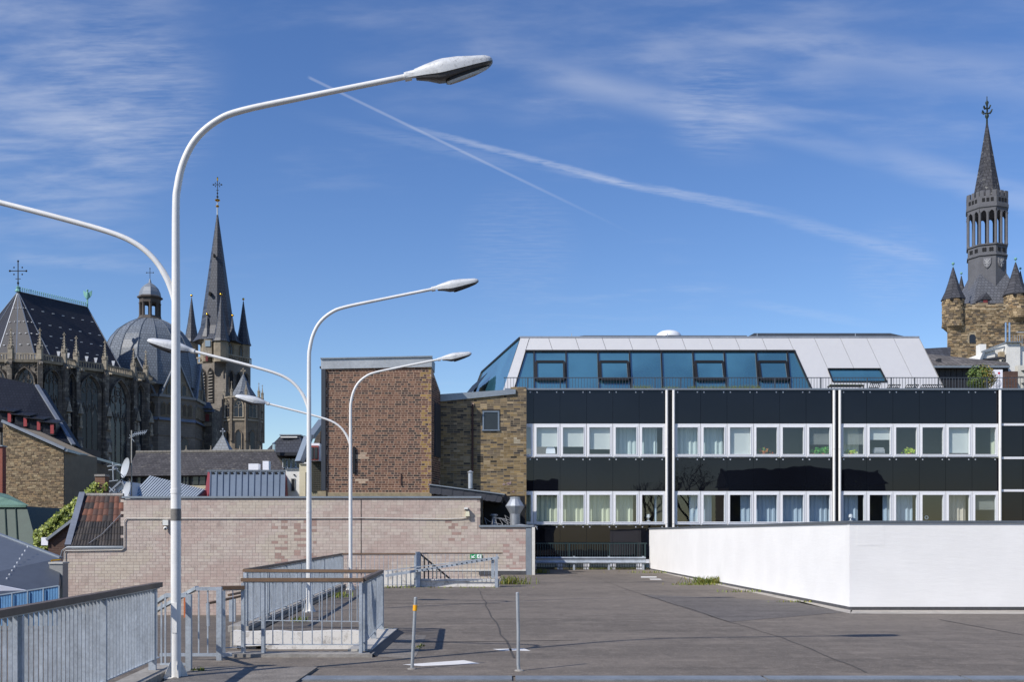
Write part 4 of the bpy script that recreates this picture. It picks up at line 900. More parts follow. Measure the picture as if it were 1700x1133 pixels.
# things behind the panes and on the terrace
wb = M('white_plastic', '#e6e6ec', .5, var=.03)
def deskthing(name, px, y0, y1, w, mat, lab, cat, D=DF+.28, smooth=False):
    X_ = XX(px, D); z0, z1 = ZZ(y1, D), ZZ(y0, D); h = z1-z0; o = MB()
    return o, X_, z0, h
o, X_, z0, h = deskthing('x', 914, 739, 754, 9, wb, '', '')
o.loft([[V(X_+sx*w_, DF+.28+sy*.09, z0+h*f) for sx, sy in ((-1,-1),(1,-1),(1,1),(-1,1))] for f, w_ in ((0, .24), (.5, .22), (.8, .16), (1, .08))])
o.build('shopping_bag', wb, None, True, 'white bag standing behind a half-lowered blind', 'bag')
pc = [lc('#4f9a34'), lc('#2f7a2a'), lc('#7cb84a')]; yc2 = [lc('#b8c436'), lc('#9fb82c'), lc('#7a9a2a')]; rc = [lc('#d8602a'), lc('#e08438'), lc('#5a8a30'), lc('#4a7a2c')]
PL = colattr('house_plant_leaf', .5, .1, 0)
def plant(px, y0, y1, hw, cols, lab, n=110, sz=.09, D=DF+.26):
    c = W(px, (y0+y1)/2, D); rw = hw/F*D; rh = (y1-y0)/2/F*D
    e = empty('house_plant', W(px, y1, D), lab, 'plant')
    fn = lambda r: (c+V(r.gauss(0, .5)*rw, r.gauss(0, .05), r.gauss(0, .45)*rh), (0, -1, .3)); leaves(n, fn, sz, cols).build('foliage', PL, e)
    MB().lathe(c.x, D, [(.07, ZZ(y1+4, D)), (.1, ZZ(y1-2, D)), (.02, ZZ(y1-2, D))], 12).build('pot', M('clay_pot', '#9a5a3c', .8), e)
plant(1268, 744, 754, 11, rc, 'orange flowering pot plant on the office sill', 90, .07); plant(1350, 746, 755, 7, pc, 'small leafy green plant beside a drooping houseplant', 80); plant(1367, 743, 755, 11, pc, 'drooping green houseplant under the venetian blind', 140, .13)
plant(1510, 744, 755, 9, yc2, 'bright yellow-green bushy plant behind dark glass', 160); plant(1413, 747, 755, 8, yc2, 'faint green plant behind cream curtain', 60)
o = MB(); c = W(1458, 750, DF+.3); o.obox(c, V(.28, 0, 0), V(0, .12, 0), V(0, 0, .11)); o.obox(c+UP*.15, V(.24, 0, 0), V(0, .1, 0), V(0, 0, .035)); o.obox(c+V(0, -.13, -.02), V(.2, 0, 0), V(0, .02, 0), V(0, 0, .03))
o.build('printer', M('printer_grey', '#9a9a9e', .5), None, label='grey printer standing behind the window', cat='printer')
def termini(px, y0, lab):
    e = empty('window_lamp', W(px, y0, DF+.25), lab, 'desk lamp'); c = W(px, y0, DF+.25)
    MB().lathe(c.x, c.y, [(.12, c.z), (.12, c.z+.03), (.03, c.z+.05), (.03, c.z+.14), (.11, c.z+.2), (.1, c.z+.32), (.02, c.z+.36)], 14).build('lamp_body', wb, e, True)
termini(1412, 866, 'round white desk ornament behind the ground row blue curtain'); termini(1076, 866, 'shiny silver desk ornament behind dark glass')
c = W(1538, 860, DF+.3); MB().lathe(0, 0, [(.1, 0)], 4) if False else None
t_ = MB(); 
for k in range(16):
    a0, a1 = k*math.pi/8, (k+1)*math.pi/8; t_.bar(c+V(.08*math.cos(a0), 0, .08*math.sin(a0)), c+V(.08*math.cos(a1), 0, .08*math.sin(a1)), .04)
t_.build('ring_ornament', wb, None, True, 'white ring ornament hanging behind the window', 'ornament')
gw = [lc('#6d7a34'), lc('#8a8f48'), lc('#55662a')]; WGR = colattr('terrace_grass', .8, .2, 0)
for i, (a, b, h, lab) in enumerate(((1052, 1082, 9, 'tall ornamental grass planted behind the terrace railing'), (1100, 1128, 7, 'short ornamental grass by the low terrace frame'), (1140, 1225, 8, 'long strip of ornamental grass along the terrace railing'), (1225, 1262, 9, 'thick grass clump at the end of the terrace strip'))):
    mm = MB(); D = DF+.9
    for _ in range(int((b-a)*9)):
        px = R.uniform(a, b); p = W(px, 651, D+R.uniform(-.2, .2)); hh = (651-648+h*R.uniform(.3, 1.15))/F*D; tip = p+V(R.gauss(0, .12), R.gauss(0, .08), hh); s_ = V(.012, 0, 0); cc = R.choice(gw); k = R.uniform(.7, 1.2)
        mm.add([p-s_, p+s_, tip], [(0,1,2)], tuple(q*k for q in cc))
    mm.build('ornamental_grass', WGR, None, label=lab, cat='grass', kind='stuff')
cm = M('terrace_seat_metal', '#2f3330', .6, .2)
def seat(px0, px1, y0, lab, table=False):
    D = DF+1.1; a, b = XX(px0, D), XX(px1, D); zt_ = ZZ(y0, D); zf_ = ZZ(650.5, D); e = empty('terrace_table' if table else 'terrace_chair', V((a+b)/2, D, zf_), lab, 'table' if table else 'chair')
    if table: MB().box(a, b, D-.3, D+.3, zt_-.05, zt_).build('table_top', cm, e)
    else:
        MB().box(a, b, D-.3, D+.3, zf_+.12, zf_+.16).build('seat', cm, e); n = max(4, int((b-a)/.09)); 
        for i in range(n+1): MB().bar((a+(b-a)*i/n, D-.28, zf_+.16), (a+(b-a)*i/n+.05, D-.36, zt_), .025).build('slat', cm, e)
        MB().bar((a+.05, D-.36, zt_), (b+.05, D-.36, zt_), .04).build('top_rail', cm, e)
    for x in (a+.05, b-.05):
        for y in (D-.25, D+.25): MB().bar((x, y, zf_-.05), (x, y, zf_+.12 if not table else zt_-.05), .04).build('leg', cm, e)
seat(1376, 1432, 640.5, 'long low slatted table with moss on the roof terrace', True); seat(1440, 1456, 638.5, 'upright dark slatted chair beside the mossy table'); seat(1470, 1489, 641, 'low slatted chair between upright chair and next chair'); seat(1500, 1519, 641, 'low slatted chair next to the slatted bench'); seat(1525, 1566, 641, 'wide dark slatted bench at the end of the white cladding')
mm = MB(); D = DF+1.1
for _ in range(500):
    p = W(R.uniform(1377, 1431), 640.6, D+R.uniform(-.28, .28)); mm.add([p, p+V(.03, 0, 0), p+V(R.uniform(-.03, .05), 0, R.uniform(.03, .09))], [(0,1,2)], R.choice(gw))
mm.build('moss', WGR, None, label='green moss growing over the low terrace table', cat='moss', kind='stuff')
# shrub, air conditioner and neighbours on the right
D = 53.2; e = empty('terrace_shrub', W(1632, 650, D), 'round shrub half green half yellow behind the terrace railing', 'shrub')
c = W(1629, 628, D); rw, rh = 24/F*D, 23/F*D
def fsh(r):
    while True:
        q = V(r.uniform(-1, 1), r.uniform(-1, 1), r.uniform(-1, 1))
        if .5 < q.length < 1+.12*math.sin(q.x*9)*math.cos(q.z*7): break
    return c+V(q.x*rw, q.y*.55, q.z*rh), q
SHL = colattr('shrub_leaf', .6, .2, 0)
gm1 = [lc('#4d6426'), lc('#3a5220'), lc('#66762f')]; gm2 = [lc('#a08a3c'), lc('#b59a4a'), lc('#8a7a34')]
m = leaves(2600, fsh, .09, gm1); m.c = [(R.choice(gm2) if (m.v[f[0]][0] > c.x+R.gauss(.06, .2) and R.random() < .75) else cc) for f, cc in zip(m.f, m.c)]
m.build('foliage', SHL, e)
MB().tube([W(1630, 651, D), W(1631, 640, D), W(1629, 625, D)], [.05, .04, .02], 8).build('stem', M('bark', '#4d4032', .9), e)
D = 55.5; e = empty('air_conditioner', W(1656, 650, D), 'white air conditioning unit with round red logo beside the shrub', 'air conditioner')
MB().box(XX(1647, D), XX(1664.5, D), D, D+.4, ZZ(652, D), ZZ(614, D)).build('housing', M('cream_plastic', '#d8d3b8') if False else wb, e)
q = MB(); cc = W(1658.6, 620, D-.006); q.add([cc+V(.065*math.cos(k*math.pi/8), 0, .065*math.sin(k*math.pi/8)) for k in range(16)], [tuple(range(15, -1, -1))]); q.build('logo_disc', M('logo_red', '#b5203c', .4), e)
q = MB(); L0 = W(1656.6, 625.5, D-.008); u_ = .022
for a, b in (((0, 0), (0, 4)), ((0, 0), (2, 0)), ((5, 4), (3.4, 4)), ((3.4, 4), (3.4, 0)), ((3.4, 0), (5.2, 0)), ((5.2, 0), (5.2, 1.8)), ((5.2, 1.8), (4.4, 1.8))): q.bar(L0+V(a[0]*u_, 0, a[1]*u_), L0+V(b[0]*u_, 0, b[1]*u_), .012, .003, V(0, 1, 0))
q.build('logo_lettering', M('logo_grey', '#7a7c80', .5), e)
q = MB(); cc = W(1655.5, 637, D-.01)
for r_ in (.08, .15, .21):
    for k in range(16): a0, a1 = k*math.pi/8, (k+1)*math.pi/8; q.bar(cc+V(r_*math.cos(a0), 0, r_*math.sin(a0)), cc+V(r_*math.cos(a1), 0, r_*math.sin(a1)), .012)
q.build('fan_grille', M('logo_grey', '#7a7c80'), e)
D = 63.; e = empty('clad_house', W(1615, 700, D).xy.to_3d()+UP*-14, 'low black-clad building with weathered tile roof below the stone tower', 'building')
BC = M('black_cladding', '#26272b', .6, var=.12, scale=1)
MB().box(XX(1530, D), XX(1674, D), D, D+9, -14, ZZ(609, D)).build('wall_core', BC, e)
for i in range(15): MB().box(XX(1530+i*9.6, D)+.02, XX(1530+(i+1)*9.6, D)-.02, D-.04, D-.001, 5, ZZ(610, D)).build('cladding_board', BC, e)
MB().prism([W(1525, 609.5, D-.4), W(1676, 609.5, D-.4), W(1672, 605, D+4), W(1540, 591, D+4)], UP*.12).build('roof', slate('grey_tiles', '#6a6663', .3, .3, .0, .35, .8, .8, '#8d877c'), e)
MB().bar(W(1527, 609.5, D-.45), W(1676, 609.5, D-.45), .15, .12).build('gutter', alu(), e)
MB().box(XX(1553, D+1), XX(1558.5, D+1), D+.6, D+1, ZZ(606, D), ZZ(593, D)).build('roof_vent', BC, e)
D = 72.; e = empty('slate_roof_house', W(1555, 640, D), 'small grey slate roof between white cladding and stone tower', 'building')
MB().prism([W(1530, 606, D), W(1535, 579, D+1.5), W(1578, 576.5, D+1.5), W(1578, 606, D)], V(0, 2, 0)).build('roof', slate('dark_slate_b', '#44464d', .2, .3), e)
MB().box(XX(1530, D), XX(1578, D), D+.1, D+3, -14, ZZ(606, D)).build('wall', M('grey_render', '#7b7a78', .9), e)
D = 68.5; e = empty('white_rooftop', W(1670, 700, D), 'white stepped rooftop building with twin chrome flues in front of the tower', 'building'); wr = M('white_render', '#d6d5d0', .85, var=.08, scale=1.2, streak=.25)
MB().prism([W(1627, 602, D), W(1634, 585, D), W(1652, 582, D), W(1652, 602, D)], V(0, 4, 0)).build('gable_wall', wr, e)
MB().prism([W(1652.5, 604, D+.2), W(1652.5, 580, D+.2), W(1668, 577, D+.2), W(1668, 604, D+.2)], V(0, 4, 0)).build('recess_wall', wr, e)
MB().box(XX(1667, D), XX(1690, D), D-.3, D+3, 0, ZZ(571, D)).build('chimney_block', wr, e); MB().box(XX(1690.3, D), XX(1760, D), D-.1, D+4, 0, ZZ(576, D)).build('side_block', wr, e)
MB().box(XX(1663, D), XX(1674, D), D+3.2, D+3.8, ZZ(575, D), ZZ(557, D)).build('roof_box', wr, e)
MB().box(XX(1665, D), XX(1692, D), D-.5, D+3.2, ZZ(571, D)+.002, ZZ(569.5, D)).build('coping', alu(), e)
MB().bar(W(1627, 602, D-.1), W(1634, 584.5, D-.1), .12).build('coping', alu(), e); MB().bar(W(1634, 584.5, D-.1), W(1668, 576.5, D-.1), .12).build('coping', alu(), e)
for px in (1679.2, 1685.4): MB().lathe(XX(px, D), D+.8, [(.055, ZZ(572, D)), (.055, ZZ(532, D)), (.02, ZZ(531.5, D))], 12).build('flue', M('chrome', '#c3c6ca', .15, .95, .05), e, True)
MB().box(XX(1660, D-.4), XX(1668, D-.4), D-.4, D-.1, ZZ(597, D), ZZ(586, D)).build('brick_patch', M('beige_brick', '#9b8b70', .9, var=.2, scale=6), e)
MB().prism([W(1643, 597, D-1), W(1668, 593, D-1), W(1668, 596, D-1), W(1646, 600, D-1)], V(0, 1.5, .3)).build('canopy', M('slate_core', '#22242a'), e)
MB().box(XX(1669, 60), XX(1690, 60), 60, 61, 5, ZZ(617, 60)).build('brick_wall', stone('red_brown_brick', '#5a4138', '#4a362f', '#7a6a5e', .3, .1), e)
q = MB()
for i in range(14): q.box(XX(1689+i*4, D), XX(1689+i*4, D)+.02, D+1, D+1.02, ZZ(576, D), ZZ(552, D))
q.bar(W(1688, 552, D+1), W(1750, 552, D+1), .05); q.build('roof_railing', galv(), e)
for k, y in enumerate((607, 628)):
    a = empty('air_conditioner', W(1696, y+18, D-2.5), ('upper' if k == 0 else 'lower')+' beige air conditioner box mounted on the white rooftop building', 'air conditioner')
    MB().box(XX(1690, D-2.5), XX(1712, D-2.5), D-2.5, D-2.1, ZZ(y+18, D-2.5), ZZ(y, D-2.5)).build('housing', M('ac_beige', '#c9c6bb', .6), a)
    MB().lathe(XX(1700, D-2.5), D-2.52, [(.2, ZZ(y+9, D-2.5)), (.2, ZZ(y+8.6, D-2.5))], 14).build('fan_grille', black_metal(), a)

# ------------------------------------------------------------------ stone tower with slate spire (town hall)
D = 116.; tx = lambda p, d=D: XX(p, d); tz = lambda y, d=D: ZZ(y, d)
tw = empty('stone_tower', (tx(1640), D+4, -14), 'rubble stone tower with corner turrets, dark lantern stage and slate spire', 'tower')
STN = stone('tower_stone', '#8f7d62', '#6e5f4a', '#b0a28a', .55, .26, .7, .35, .5, .8)
xa, xb = tx(1572.5), tx(1706)
MB().loft([[V(xa, D, z), V(xb, D, z), V(xb+.8, D+9, z), V(xa*(D+9)/D+.2, D+9, z)] for z in (-14, tz(506))]).build('tower_body', M('tower_mortar', '#a3957c', .95, var=.2, scale=2), tw)
sc_ = [lc(h) for h in ('#b09a79', '#9a8667', '#857459', '#bba585', '#8f7b60', '#655a4d', '#a48f70', '#776a5a', '#b5a07f', '#99805f')]
def spal(x, z, r): k = r.uniform(.7, 1.1); return tuple(q*k for q in r.choice(sc_))
TS = colattr('tower_rubble', .9, .35, .5, 12)
def tin(x, z):
    p = 1572.5+x*F/D; y = HY-(z+tz(606)-CH)*F/D; return not (1607.5 < p < 1621 and 552 < y < 571)
masonry(tw, V(xa, D, tz(606)), (1, 0, 0), (0, -1, 0), xb-xa, tz(506)-tz(606), .19, .40, spal, TS, tin, 'rubble', .035, 300, 'stone', None, (.02, .09), R, .02)
for k, (a, b) in enumerate(((1600.5, 1610.5), (1624, 1640), (1655, 1668))): 
    MB().box(tx(a), tx(b), D-.02, D+1, tz(506)+.002, tz(503 if k == 1 else 504)).build('merlon', STN, tw)
MB().box(tx(1600), tx(1670), D-.05, D+1.1, tz(514), tz(512.6)).build('string_course', M('pale_ashlar', '#b5a88f', .9), tw)
q = MB(); q.prism([W(1609.5, 570, D-.1), W(1619.5, 570, D-.1), W(1619.5, 558, D-.1), W(1617, 555.5, D-.1), W(1612, 555.5, D-.1), W(1609.5, 558, D-.1)], V(0, .05, 0)); q.build('window', M('dark_pane', '#2b2d31'), tw)
TSL = slate('tower_slate', '#46474d', .35, .4, .7, .22, .6, .3)
for px, dd, yt, yb2, yr, r, ytip, rr in ((1582.3, D+.6, 497, 548, 497, 16.5, 444, 19.6), (1686, D+.6, 489.5, 534, 489.5, 17, 436, 20.5)):
    X_ = tx(px, dd); k = dd/F
    MB().lathe(X_, dd, [(r*.55*k, tz(yb2+4, dd)), (r*k*.95, tz(yb2-3, dd)), (r*k, tz(yb2-4, dd)), (r*k, tz(yt+1, dd))], 20).build('turret', STN, tw, True)
    q = MB(); z = tz(yb2-4, dd)
    while z < tz(yt+2, dd)-.1:
        hh = R.uniform(.16, .27); a_ = R.uniform(0, .4)
        while a_ < 6.28:
            da = R.uniform(.2, .5); cc = spal(0, 0, R); am = a_+da/2; p_ = R.uniform(.01, .07); rr_ = r*k; d_ = V(math.cos(am), math.sin(am), 0); tt = V(-d_.y, d_.x, 0)
            q.obox(V(X_, dd, z+hh/2)+d_*(rr_+p_*.5-.03), tt*(rr_*math.tan(da/2)-.02), d_*(.03+p_*.5), UP*(hh/2-.018), cc); a_ += da
        z += hh
    q.build('turret_stones', TS, tw, kind='stuff')
    tr_ = MB().lathe(X_, dd, [(rr*k, tz(yr+1.5, dd)), (rr*k*.97, tz(yr-.5, dd)), (rr*.66*k, tz(yr-13, dd)), (rr*.42*k, tz(yr-27, dd)), (.06, tz(ytip, dd))], 8, .2).build('turret_roof', TSL, tw)
    m = MB(); m.lathe(X_, dd, [(.04, tz(ytip+2, dd)), (.04, tz(ytip-3, dd))], 8); m.sphere((X_, dd, tz(ytip-6, dd)), .17, 10, 6); m.build('finial', verdigris(), tr_, True)
    for s_ in (-.55, .35): MB().box(X_+s_*r*k-.12, X_+s_*r*k+.12, dd-r*k-.05, dd-r*k*.7, tz(yt+5.5, dd), tz(yt+1.5, dd)).build('turret_slit', dark(), tw)
for px, ytip, yr in ((1596, 458, 492), (1694, 450, 485)):
    dd = D+8; X_ = tx(px, dd); o = MB().lathe(X_, dd, [(.75, tz(yr, dd)), (.32, tz(yr-16, dd)), (.04, tz(ytip, dd))], 8).build('turret_roof', TSL, tw); MB().sphere((X_, dd, tz(ytip-4, dd)), .15, 8, 6).build('finial', verdigris(), o, True)
CY = D+4.6; cx0 = tx(1638.5, CY); kz = lambda y: tz(y, CY); kk = CY/F
m = MB(); h1, h2 = 3.05, .25
m.loft([[V(cx0+a*h, CY+b*h, z) for a, b in ((-1,-1),(1,-1),(1,1),(-1,1))] for h, z in ((h1, kz(514)), (h2, kz(412)))]); m.build('hip_roof', slate('tower_slate_light', '#66686e', .35, .4, .7, .15, .5, .2), tw)
GST = M('dark_tower_stone', '#5a5b60', .8, var=.2, scale=1.2, bump=.3, bscale=4)
o8 = -math.pi/2
MB().lathe(cx0, CY, [(31*kk, kz(500)), (31*kk, kz(432)), (33*kk, kz(431)), (33*kk, kz(429)), (31.4*kk, kz(428)), (31.4*kk, kz(415)), (33.4*kk, kz(414)), (33.4*kk, kz(412))], 8, o8).build('lantern_drum', GST, tw)
rv = 31*kk; vt = [V(cx0+rv*math.cos(o8+i*math.pi/4), CY+rv*math.sin(o8+i*math.pi/4), 0) for i in range(8)]
for i in range(8):
    a, b = vt[i], vt[(i+1) % 8]; n_ = ((a+b)/2-V(cx0, CY, 0)).normalized(); u_ = (b-a).normalized(); w_ = (b-a).length
    for f in (.27, .73):
        p = a.lerp(b, f)+UP*kz(411); 
        if n_.y < .3:
            gothic(tw, p+n_*.02, u_, n_, w_*.32, 2.9, GST, dark() if False else None, 1, .12, w_*.09, False, 'arcade_arch', 1.0, None, -.4) if False else None
    for f in (0, .5):
        p = a.lerp(b, f); MB().lathe(p.x, p.y, [(.2, kz(412)), (.155, kz(409)), (.155, kz(364)), (.22, kz(360))], 8).build('arcade_column', GST, tw, True)
    m = MB()
    for f in (0, .5):
        p, q_ = a.lerp(b, f), a.lerp(b, f+.5); steps = 5
        prev = None
        for s_ in range(9):
            t_ = s_/8; x = p.lerp(q_, t_); hgt = kz(366)+.62*(1-abs(2*t_-1)**1.8)
            if prev: m.add([prev[0]+UP*prev[1]+n_*.12, x+UP*hgt+n_*.12, x+UP*kz(354)+n_*.12, prev[0]+UP*kz(354)+n_*.12, prev[0]+UP*prev[1]-n_*.15, x+UP*hgt-n_*.15, x+UP*kz(354)-n_*.15, prev[0]+UP*kz(354)-n_*.15], [(0,1,2,3), (4,7,6,5), (0,4,5,1)])
            prev = (x, hgt)
    m.build('arcade_arch', GST, tw)
    if n_.y < .2:
        for f in (.28, .72):
            p = a.lerp(b, f)+UP*kz(421.5)+n_*.07; q = MB()
            for k in range(4):
                an = k*math.pi/2+math.pi/4; q.lathe(0, 0, [(.001, 0)], 3) if False else None
                c_ = p+u_*(.16*math.cos(an))+UP*(.16*math.sin(an)); q.add([c_+u_*(.13*math.cos(j*math.pi/4))+UP*(.13*math.sin(j*math.pi/4)) for j in range(8)], [tuple(range(8))])
            q.build('quatrefoil', dark(), tw)
        if n_.y < -.5:
            p = a.lerp(b, .45)+UP*kz(443)+n_*.12; sh_ = [(-.42, .55), (.42, .55), (.42, -.1), (.25, -.45), (0, -.68), (-.25, -.45), (-.42, -.1)]
            s1 = MB().prism([p+u_*x+UP*z for x, z in sh_], n_*-.2).build('shield', M('shield_stone', '#6c6d72', .8), tw)
            q = MB(); [q.bar(p+n_*.02+u_*x0_+UP*z0_, p+n_*.02+u_*x1_+UP*z1_, .09, .05, n_) for x0_, z0_, x1_, z1_ in ((0, -.5, 0, .4), (-.28, .35, -.05, 0), (.28, .35, .05, 0), (-.25, -.1, .25, -.1))]; q.build('shield_relief', M('pale_ashlar_grey', '#9a9b9d', .8), s1)
MB().lathe(cx0, CY, [(.9, kz(412)), (.9, kz(355))], 8).build('lantern_core', M('lantern_core_stone', '#2e2f33', .9), tw) if False else None
MB().lathe(cx0, CY, [(31.5*kk, kz(358)), (33*kk, kz(353.5)), (34.5*kk, kz(352)), (34.5*kk, kz(347)), (33.6*kk, kz(346.5)), (33.6*kk, kz(334)), (30*kk, kz(334)), (30*kk, kz(345))], 8, o8).build('crown_parapet', GST, tw)
rv = 33.6*kk
for i in range(8):
    a, b = [V(cx0+rv*math.cos(o8+j*math.pi/4), CY+rv*math.sin(o8+j*math.pi/4), 0) for j in (i, i+1)]
    n_ = ((a+b)/2-V(cx0, CY, 0)).normalized(); u_ = (b-a).normalized(); w_ = (b-a).length
    for f in (.14, .5, .86):
        c_ = a.lerp(b, f)+UP*kz(330)-n_*.1; MB().obox(c_, u_*w_*.115, n_*.11, UP*.34).build('merlon', GST, tw)
    if n_.y < .2:
        for f in (.25, .5, .75): MB().obox(a.lerp(b, f)+UP*kz(340.5)+n_*.02, u_*w_*.085, n_*.01, UP*.22).build('crown_tracery', dark(), tw)
MB().lathe(cx0, CY, [(24*kk, kz(346)), (23*kk, kz(330)), (14.8*kk, kz(285)), (7.2*kk, kz(240)), (1.6*kk, kz(206))], 8, o8).build('spire', slate('spire_slate', '#414248', .4, .35, .7, .2, .6, .3, '#8a8a86') , tw)
m = MB(); m.lathe(cx0, CY, [(.12, kz(207)), (.1, kz(197)), (.22, kz(194)), (.22, kz(191)), (.08, kz(188)), (.08, kz(176)), (.2, kz(171)), (.2, kz(169.5)), (.06, kz(167)), (.05, kz(160))], 8)
for k in range(6):
    a = k*math.pi/3+.2
    for z_, r_ in ((188, .62), (180, .42)):
        p = V(cx0, CY, kz(z_)); d_ = V(math.cos(a), math.sin(a), 0); m.bar(p, p+d_*r_*.7+UP*.0, .07); m.bar(p+d_*r_*.65, p+d_*r_+UP*.3, .12)
m.build('finial', M('dark_bronze', '#2f3a36', .6, .5), tw, True)
dm = empty_d = MB().box(tx(1631), tx(1645), D+.3, D+2.5, tz(514), tz(496)).build('dormer', TSL, tw)
MB().prism([W(1628.5, 497.5, D+.2), W(1647.5, 497.5, D+.2), W(1638, 486, D+.2)], V(0, 2.4, 0)).build('dormer_roof', TSL, dm); MB().box(tx(1634.5), tx(1641), D+.22, D+.29, tz(504), tz(498)).build('shutter', M('red_shutter', '#6e2a2e', .7), dm)
# ------------------------------------------------------------------ cathedral: choir, domed octagon, west tower, chapel
CS = stone('choir_stone', '#777067', '#48433f', '#35322f', .8, .42, .7, .6, .22, .8, '#a8a193')
CS2 = stone('sandy_stone', '#978c7a', '#827968', '#6a6256', .8, .4, .7, .45, .3, .6)
CS3 = stone('tower_west_stone', '#7f7870', '#6c665f', '#59544d', 1.0, .45, .7, .5, .15, .5)
CS4 = stone('carved_pale_stone', '#a89f8e', '#8a8172', '#746c60', .6, .5, .7, .6, .6, .6)
GLS = M('leaded_glass', '#23272f', .25, var=.3, scale=2, bump=.2, bscale=5)
CAT = empty('cathedral', (-66, 175, -14), 'blackened gothic cathedral with slate choir roof, dome and west tower', 'cathedral')
Cz = 28.6
cor = [(-130, 640), (-95, 618), (-62, 607), (-25, 602.5), (20, 602), (66, 602.5), (104, 608), (124, 613), (172, 619), (219, 629), (239, 632.5), (252, 640)]
K = []
for p, y in cor:
    d = (Cz-CH)*F/(HY-y); K.append(V(XX(p, d), d, 0))
ctr = V(-76, 182, 0)
for i, (a, b) in enumerate(zip(K, K[1:])):
    d = b-a; u_ = d.normalized(); n_ = V(u_.y, -u_.x, 0); L = d.length
    vis = i >= 2
    MB().prism([a-UP*14, b-UP*14, b+UP*Cz, a+UP*Cz], -n_*1.0).build('choir_wall', CS, CAT)
    MB().prism([a+UP*(Cz+.002)+n_*.45, b+UP*(Cz+.002)+n_*.45, b+UP*(Cz+.4)+n_*.6, a+UP*(Cz+.4)+n_*.6], -n_*1.4).build('cornice', CS4, CAT)
    if not vis: continue
    # balustrade
    m = MB(); nb = max(3, int(L/.42))
    for k in range(nb+1): p = a.lerp(b, k/nb)+n_*.3; m.bar(p+UP*(Cz+.4), p+UP*(Cz+1.25), .16)
    m.bar(a+n_*.3+UP*(Cz+1.32), b+n_*.3+UP*(Cz+1.32), .26, .16); m.build('balustrade', CS4, CAT)
    if L > 2.4:
        w_ = min(L*.58, 4.2); rise = w_*.866; zs = Cz-1.0-rise
        wd_ = gothic(CAT, a.lerp(b, .5)+n_*.0+UP*-2, u_, n_, w_, zs+2, CS4 if False else CS, GLS, 3 if w_ > 2.2 else 2, .55, .4, True, 'choir_window')
        # outer hood moulding and blind tracery in the spandrels
        q = MB(); mid = a.lerp(b, .5); r_ = w_*1.22
        for sgn in (-1, 1):
            prev = None
            for k in range(9):
                an = math.acos((r_-r_/2)/r_)*k/8; x = (r_/2-r_*math.cos(an)+0)*1; z = zs+r_*math.sin(an)*.9
                pt = mid+u_*(sgn*x)+UP*z+n_*.55
                if prev: q.bar(prev, pt, .16, .2, n_)
                prev = pt
        for sgn in (-1, 1):
            for (fx_, fz_, rr) in ((.40, 1.2, .34), (.42, 2.3, .28), (.30, .35, .24)):
                c_ = mid+u_*(sgn*fx_*L)+UP*(Cz-fz_)+n_*.1
                for k in range(8): a0, a1 = k*math.pi/4, (k+1)*math.pi/4; q.bar(c_+u_*rr*math.cos(a0)+UP*rr*math.sin(a0), c_+u_*rr*math.cos(a1)+UP*rr*math.sin(a1), .1, .16, n_)
        q.build('hood_moulding', CS, wd_)
for i in range(2, len(K)-1):
    n_ = ((K[i]-K[i-1]).normalized()+(K[i+1]-K[i]).normalized()).normalized(); n_ = V(n_.y, -n_.x, 0); u_ = V(-n_.y, n_.x, 0)
    if cor[i][0] > 245: continue
    c = K[i]; m = MB()
    for z0, z1, w_, dp in ((-14, 10, 1.2, 1.5), (10, 17, 1.05, 1.2), (17, 23, .9, .9), (23, Cz-.2, .75, .6)):
        m.obox(c+n_*dp*.5+UP*(z0+z1)/2, u_*w_/2, n_*dp/2+n_*.3, UP*(z1-z0)/2); m.prism([c+u_*w_/2+n_*(dp+.3)+UP*z1, c-u_*w_/2+n_*(dp+.3)+UP*z1, c-u_*w_/2+n_*(dp-.1)+UP*(z1+.7), c+u_*w_/2+n_*(dp-.1)+UP*(z1+.7)], -n_*.3)
    bt_ = m.build('buttress', CS, CAT)
    for z_ in (14.5, 20.5):
        q = MB(); p = c+n_*1.45+UP*z_; q.lathe(p.x, p.y, [(.3, p.z-1.6), (.34, p.z-1.3), (.2, p.z-1.2), (.26, p.z-.5), (.16, p.z), (.2, p.z+.25), (.05, p.z+.45)], 8); q.lathe(p.x, p.y, [(.5, p.z+.7), (.42, p.z+1.0), (.06, p.z+2.4)], 6); q.build('niche_statue', CS4, bt_)
    pinnacle(CAT, c+n_*.35+UP*(Cz+.4), .72, 1.7, 3.0, CS4)
    q = MB(); p = c+n_*1.1+UP*(Cz-.4); q.bar(p, p+n_*.8+UP*.15, .3, .35); q.bar(p+n_*.7+UP*.1, p+n_*1.1+UP*.0, .22, .22); q.build('gargoyle', CS4, CAT)
# choir roof
def zpt(px, y, z): d = (z-CH)*F/(HY-y); return V(XX(px, d), d, z)
ZE = 30.1-.9; ZR = 41.5
E = [zpt(p, y, ZE) for p, y in ((-78, 620), (-45, 607.5), (-8, 601.5), (27, 599.5), (60, 599), (89, 602.5), (206, 621.5))]
P0, P1 = zpt(30, 484.5, ZR), zpt(145, 510.5, ZR)
CR = slate('choir_slate', '#35363d', .34, .3, .7, .14, .5, .25); CRl = slate('choir_slate_front', '#37352f', .34, .3, .2, .12, .6, .25)
m = MB()
for a, b in zip(E[:5], E[1:6]): m.add([a, b, P0], [(0,1,2)])
rd = (P1-P0); bk = E[6]+ (P1-E[6])*2; bk.z = ZE; bk0 = E[5]+(P0-E[5])*2; bk0.z = ZE
m.add([E[5], E[6], P1, P0], [(0,1,2,3)]); m.add([E[6], bk, P1], [(0,1,2)]); m.add([bk, bk0, P0, P1], [(0,1,2,3)]); m.add([bk0, E[0], P0], [(0,1,2)])
ro = m.build('choir_roof', CR, CAT)
for e in E[:6]: MB().bar(e+UP*.03, P0+UP*.03, .16, .07).build('lead_hip', lead(), ro)
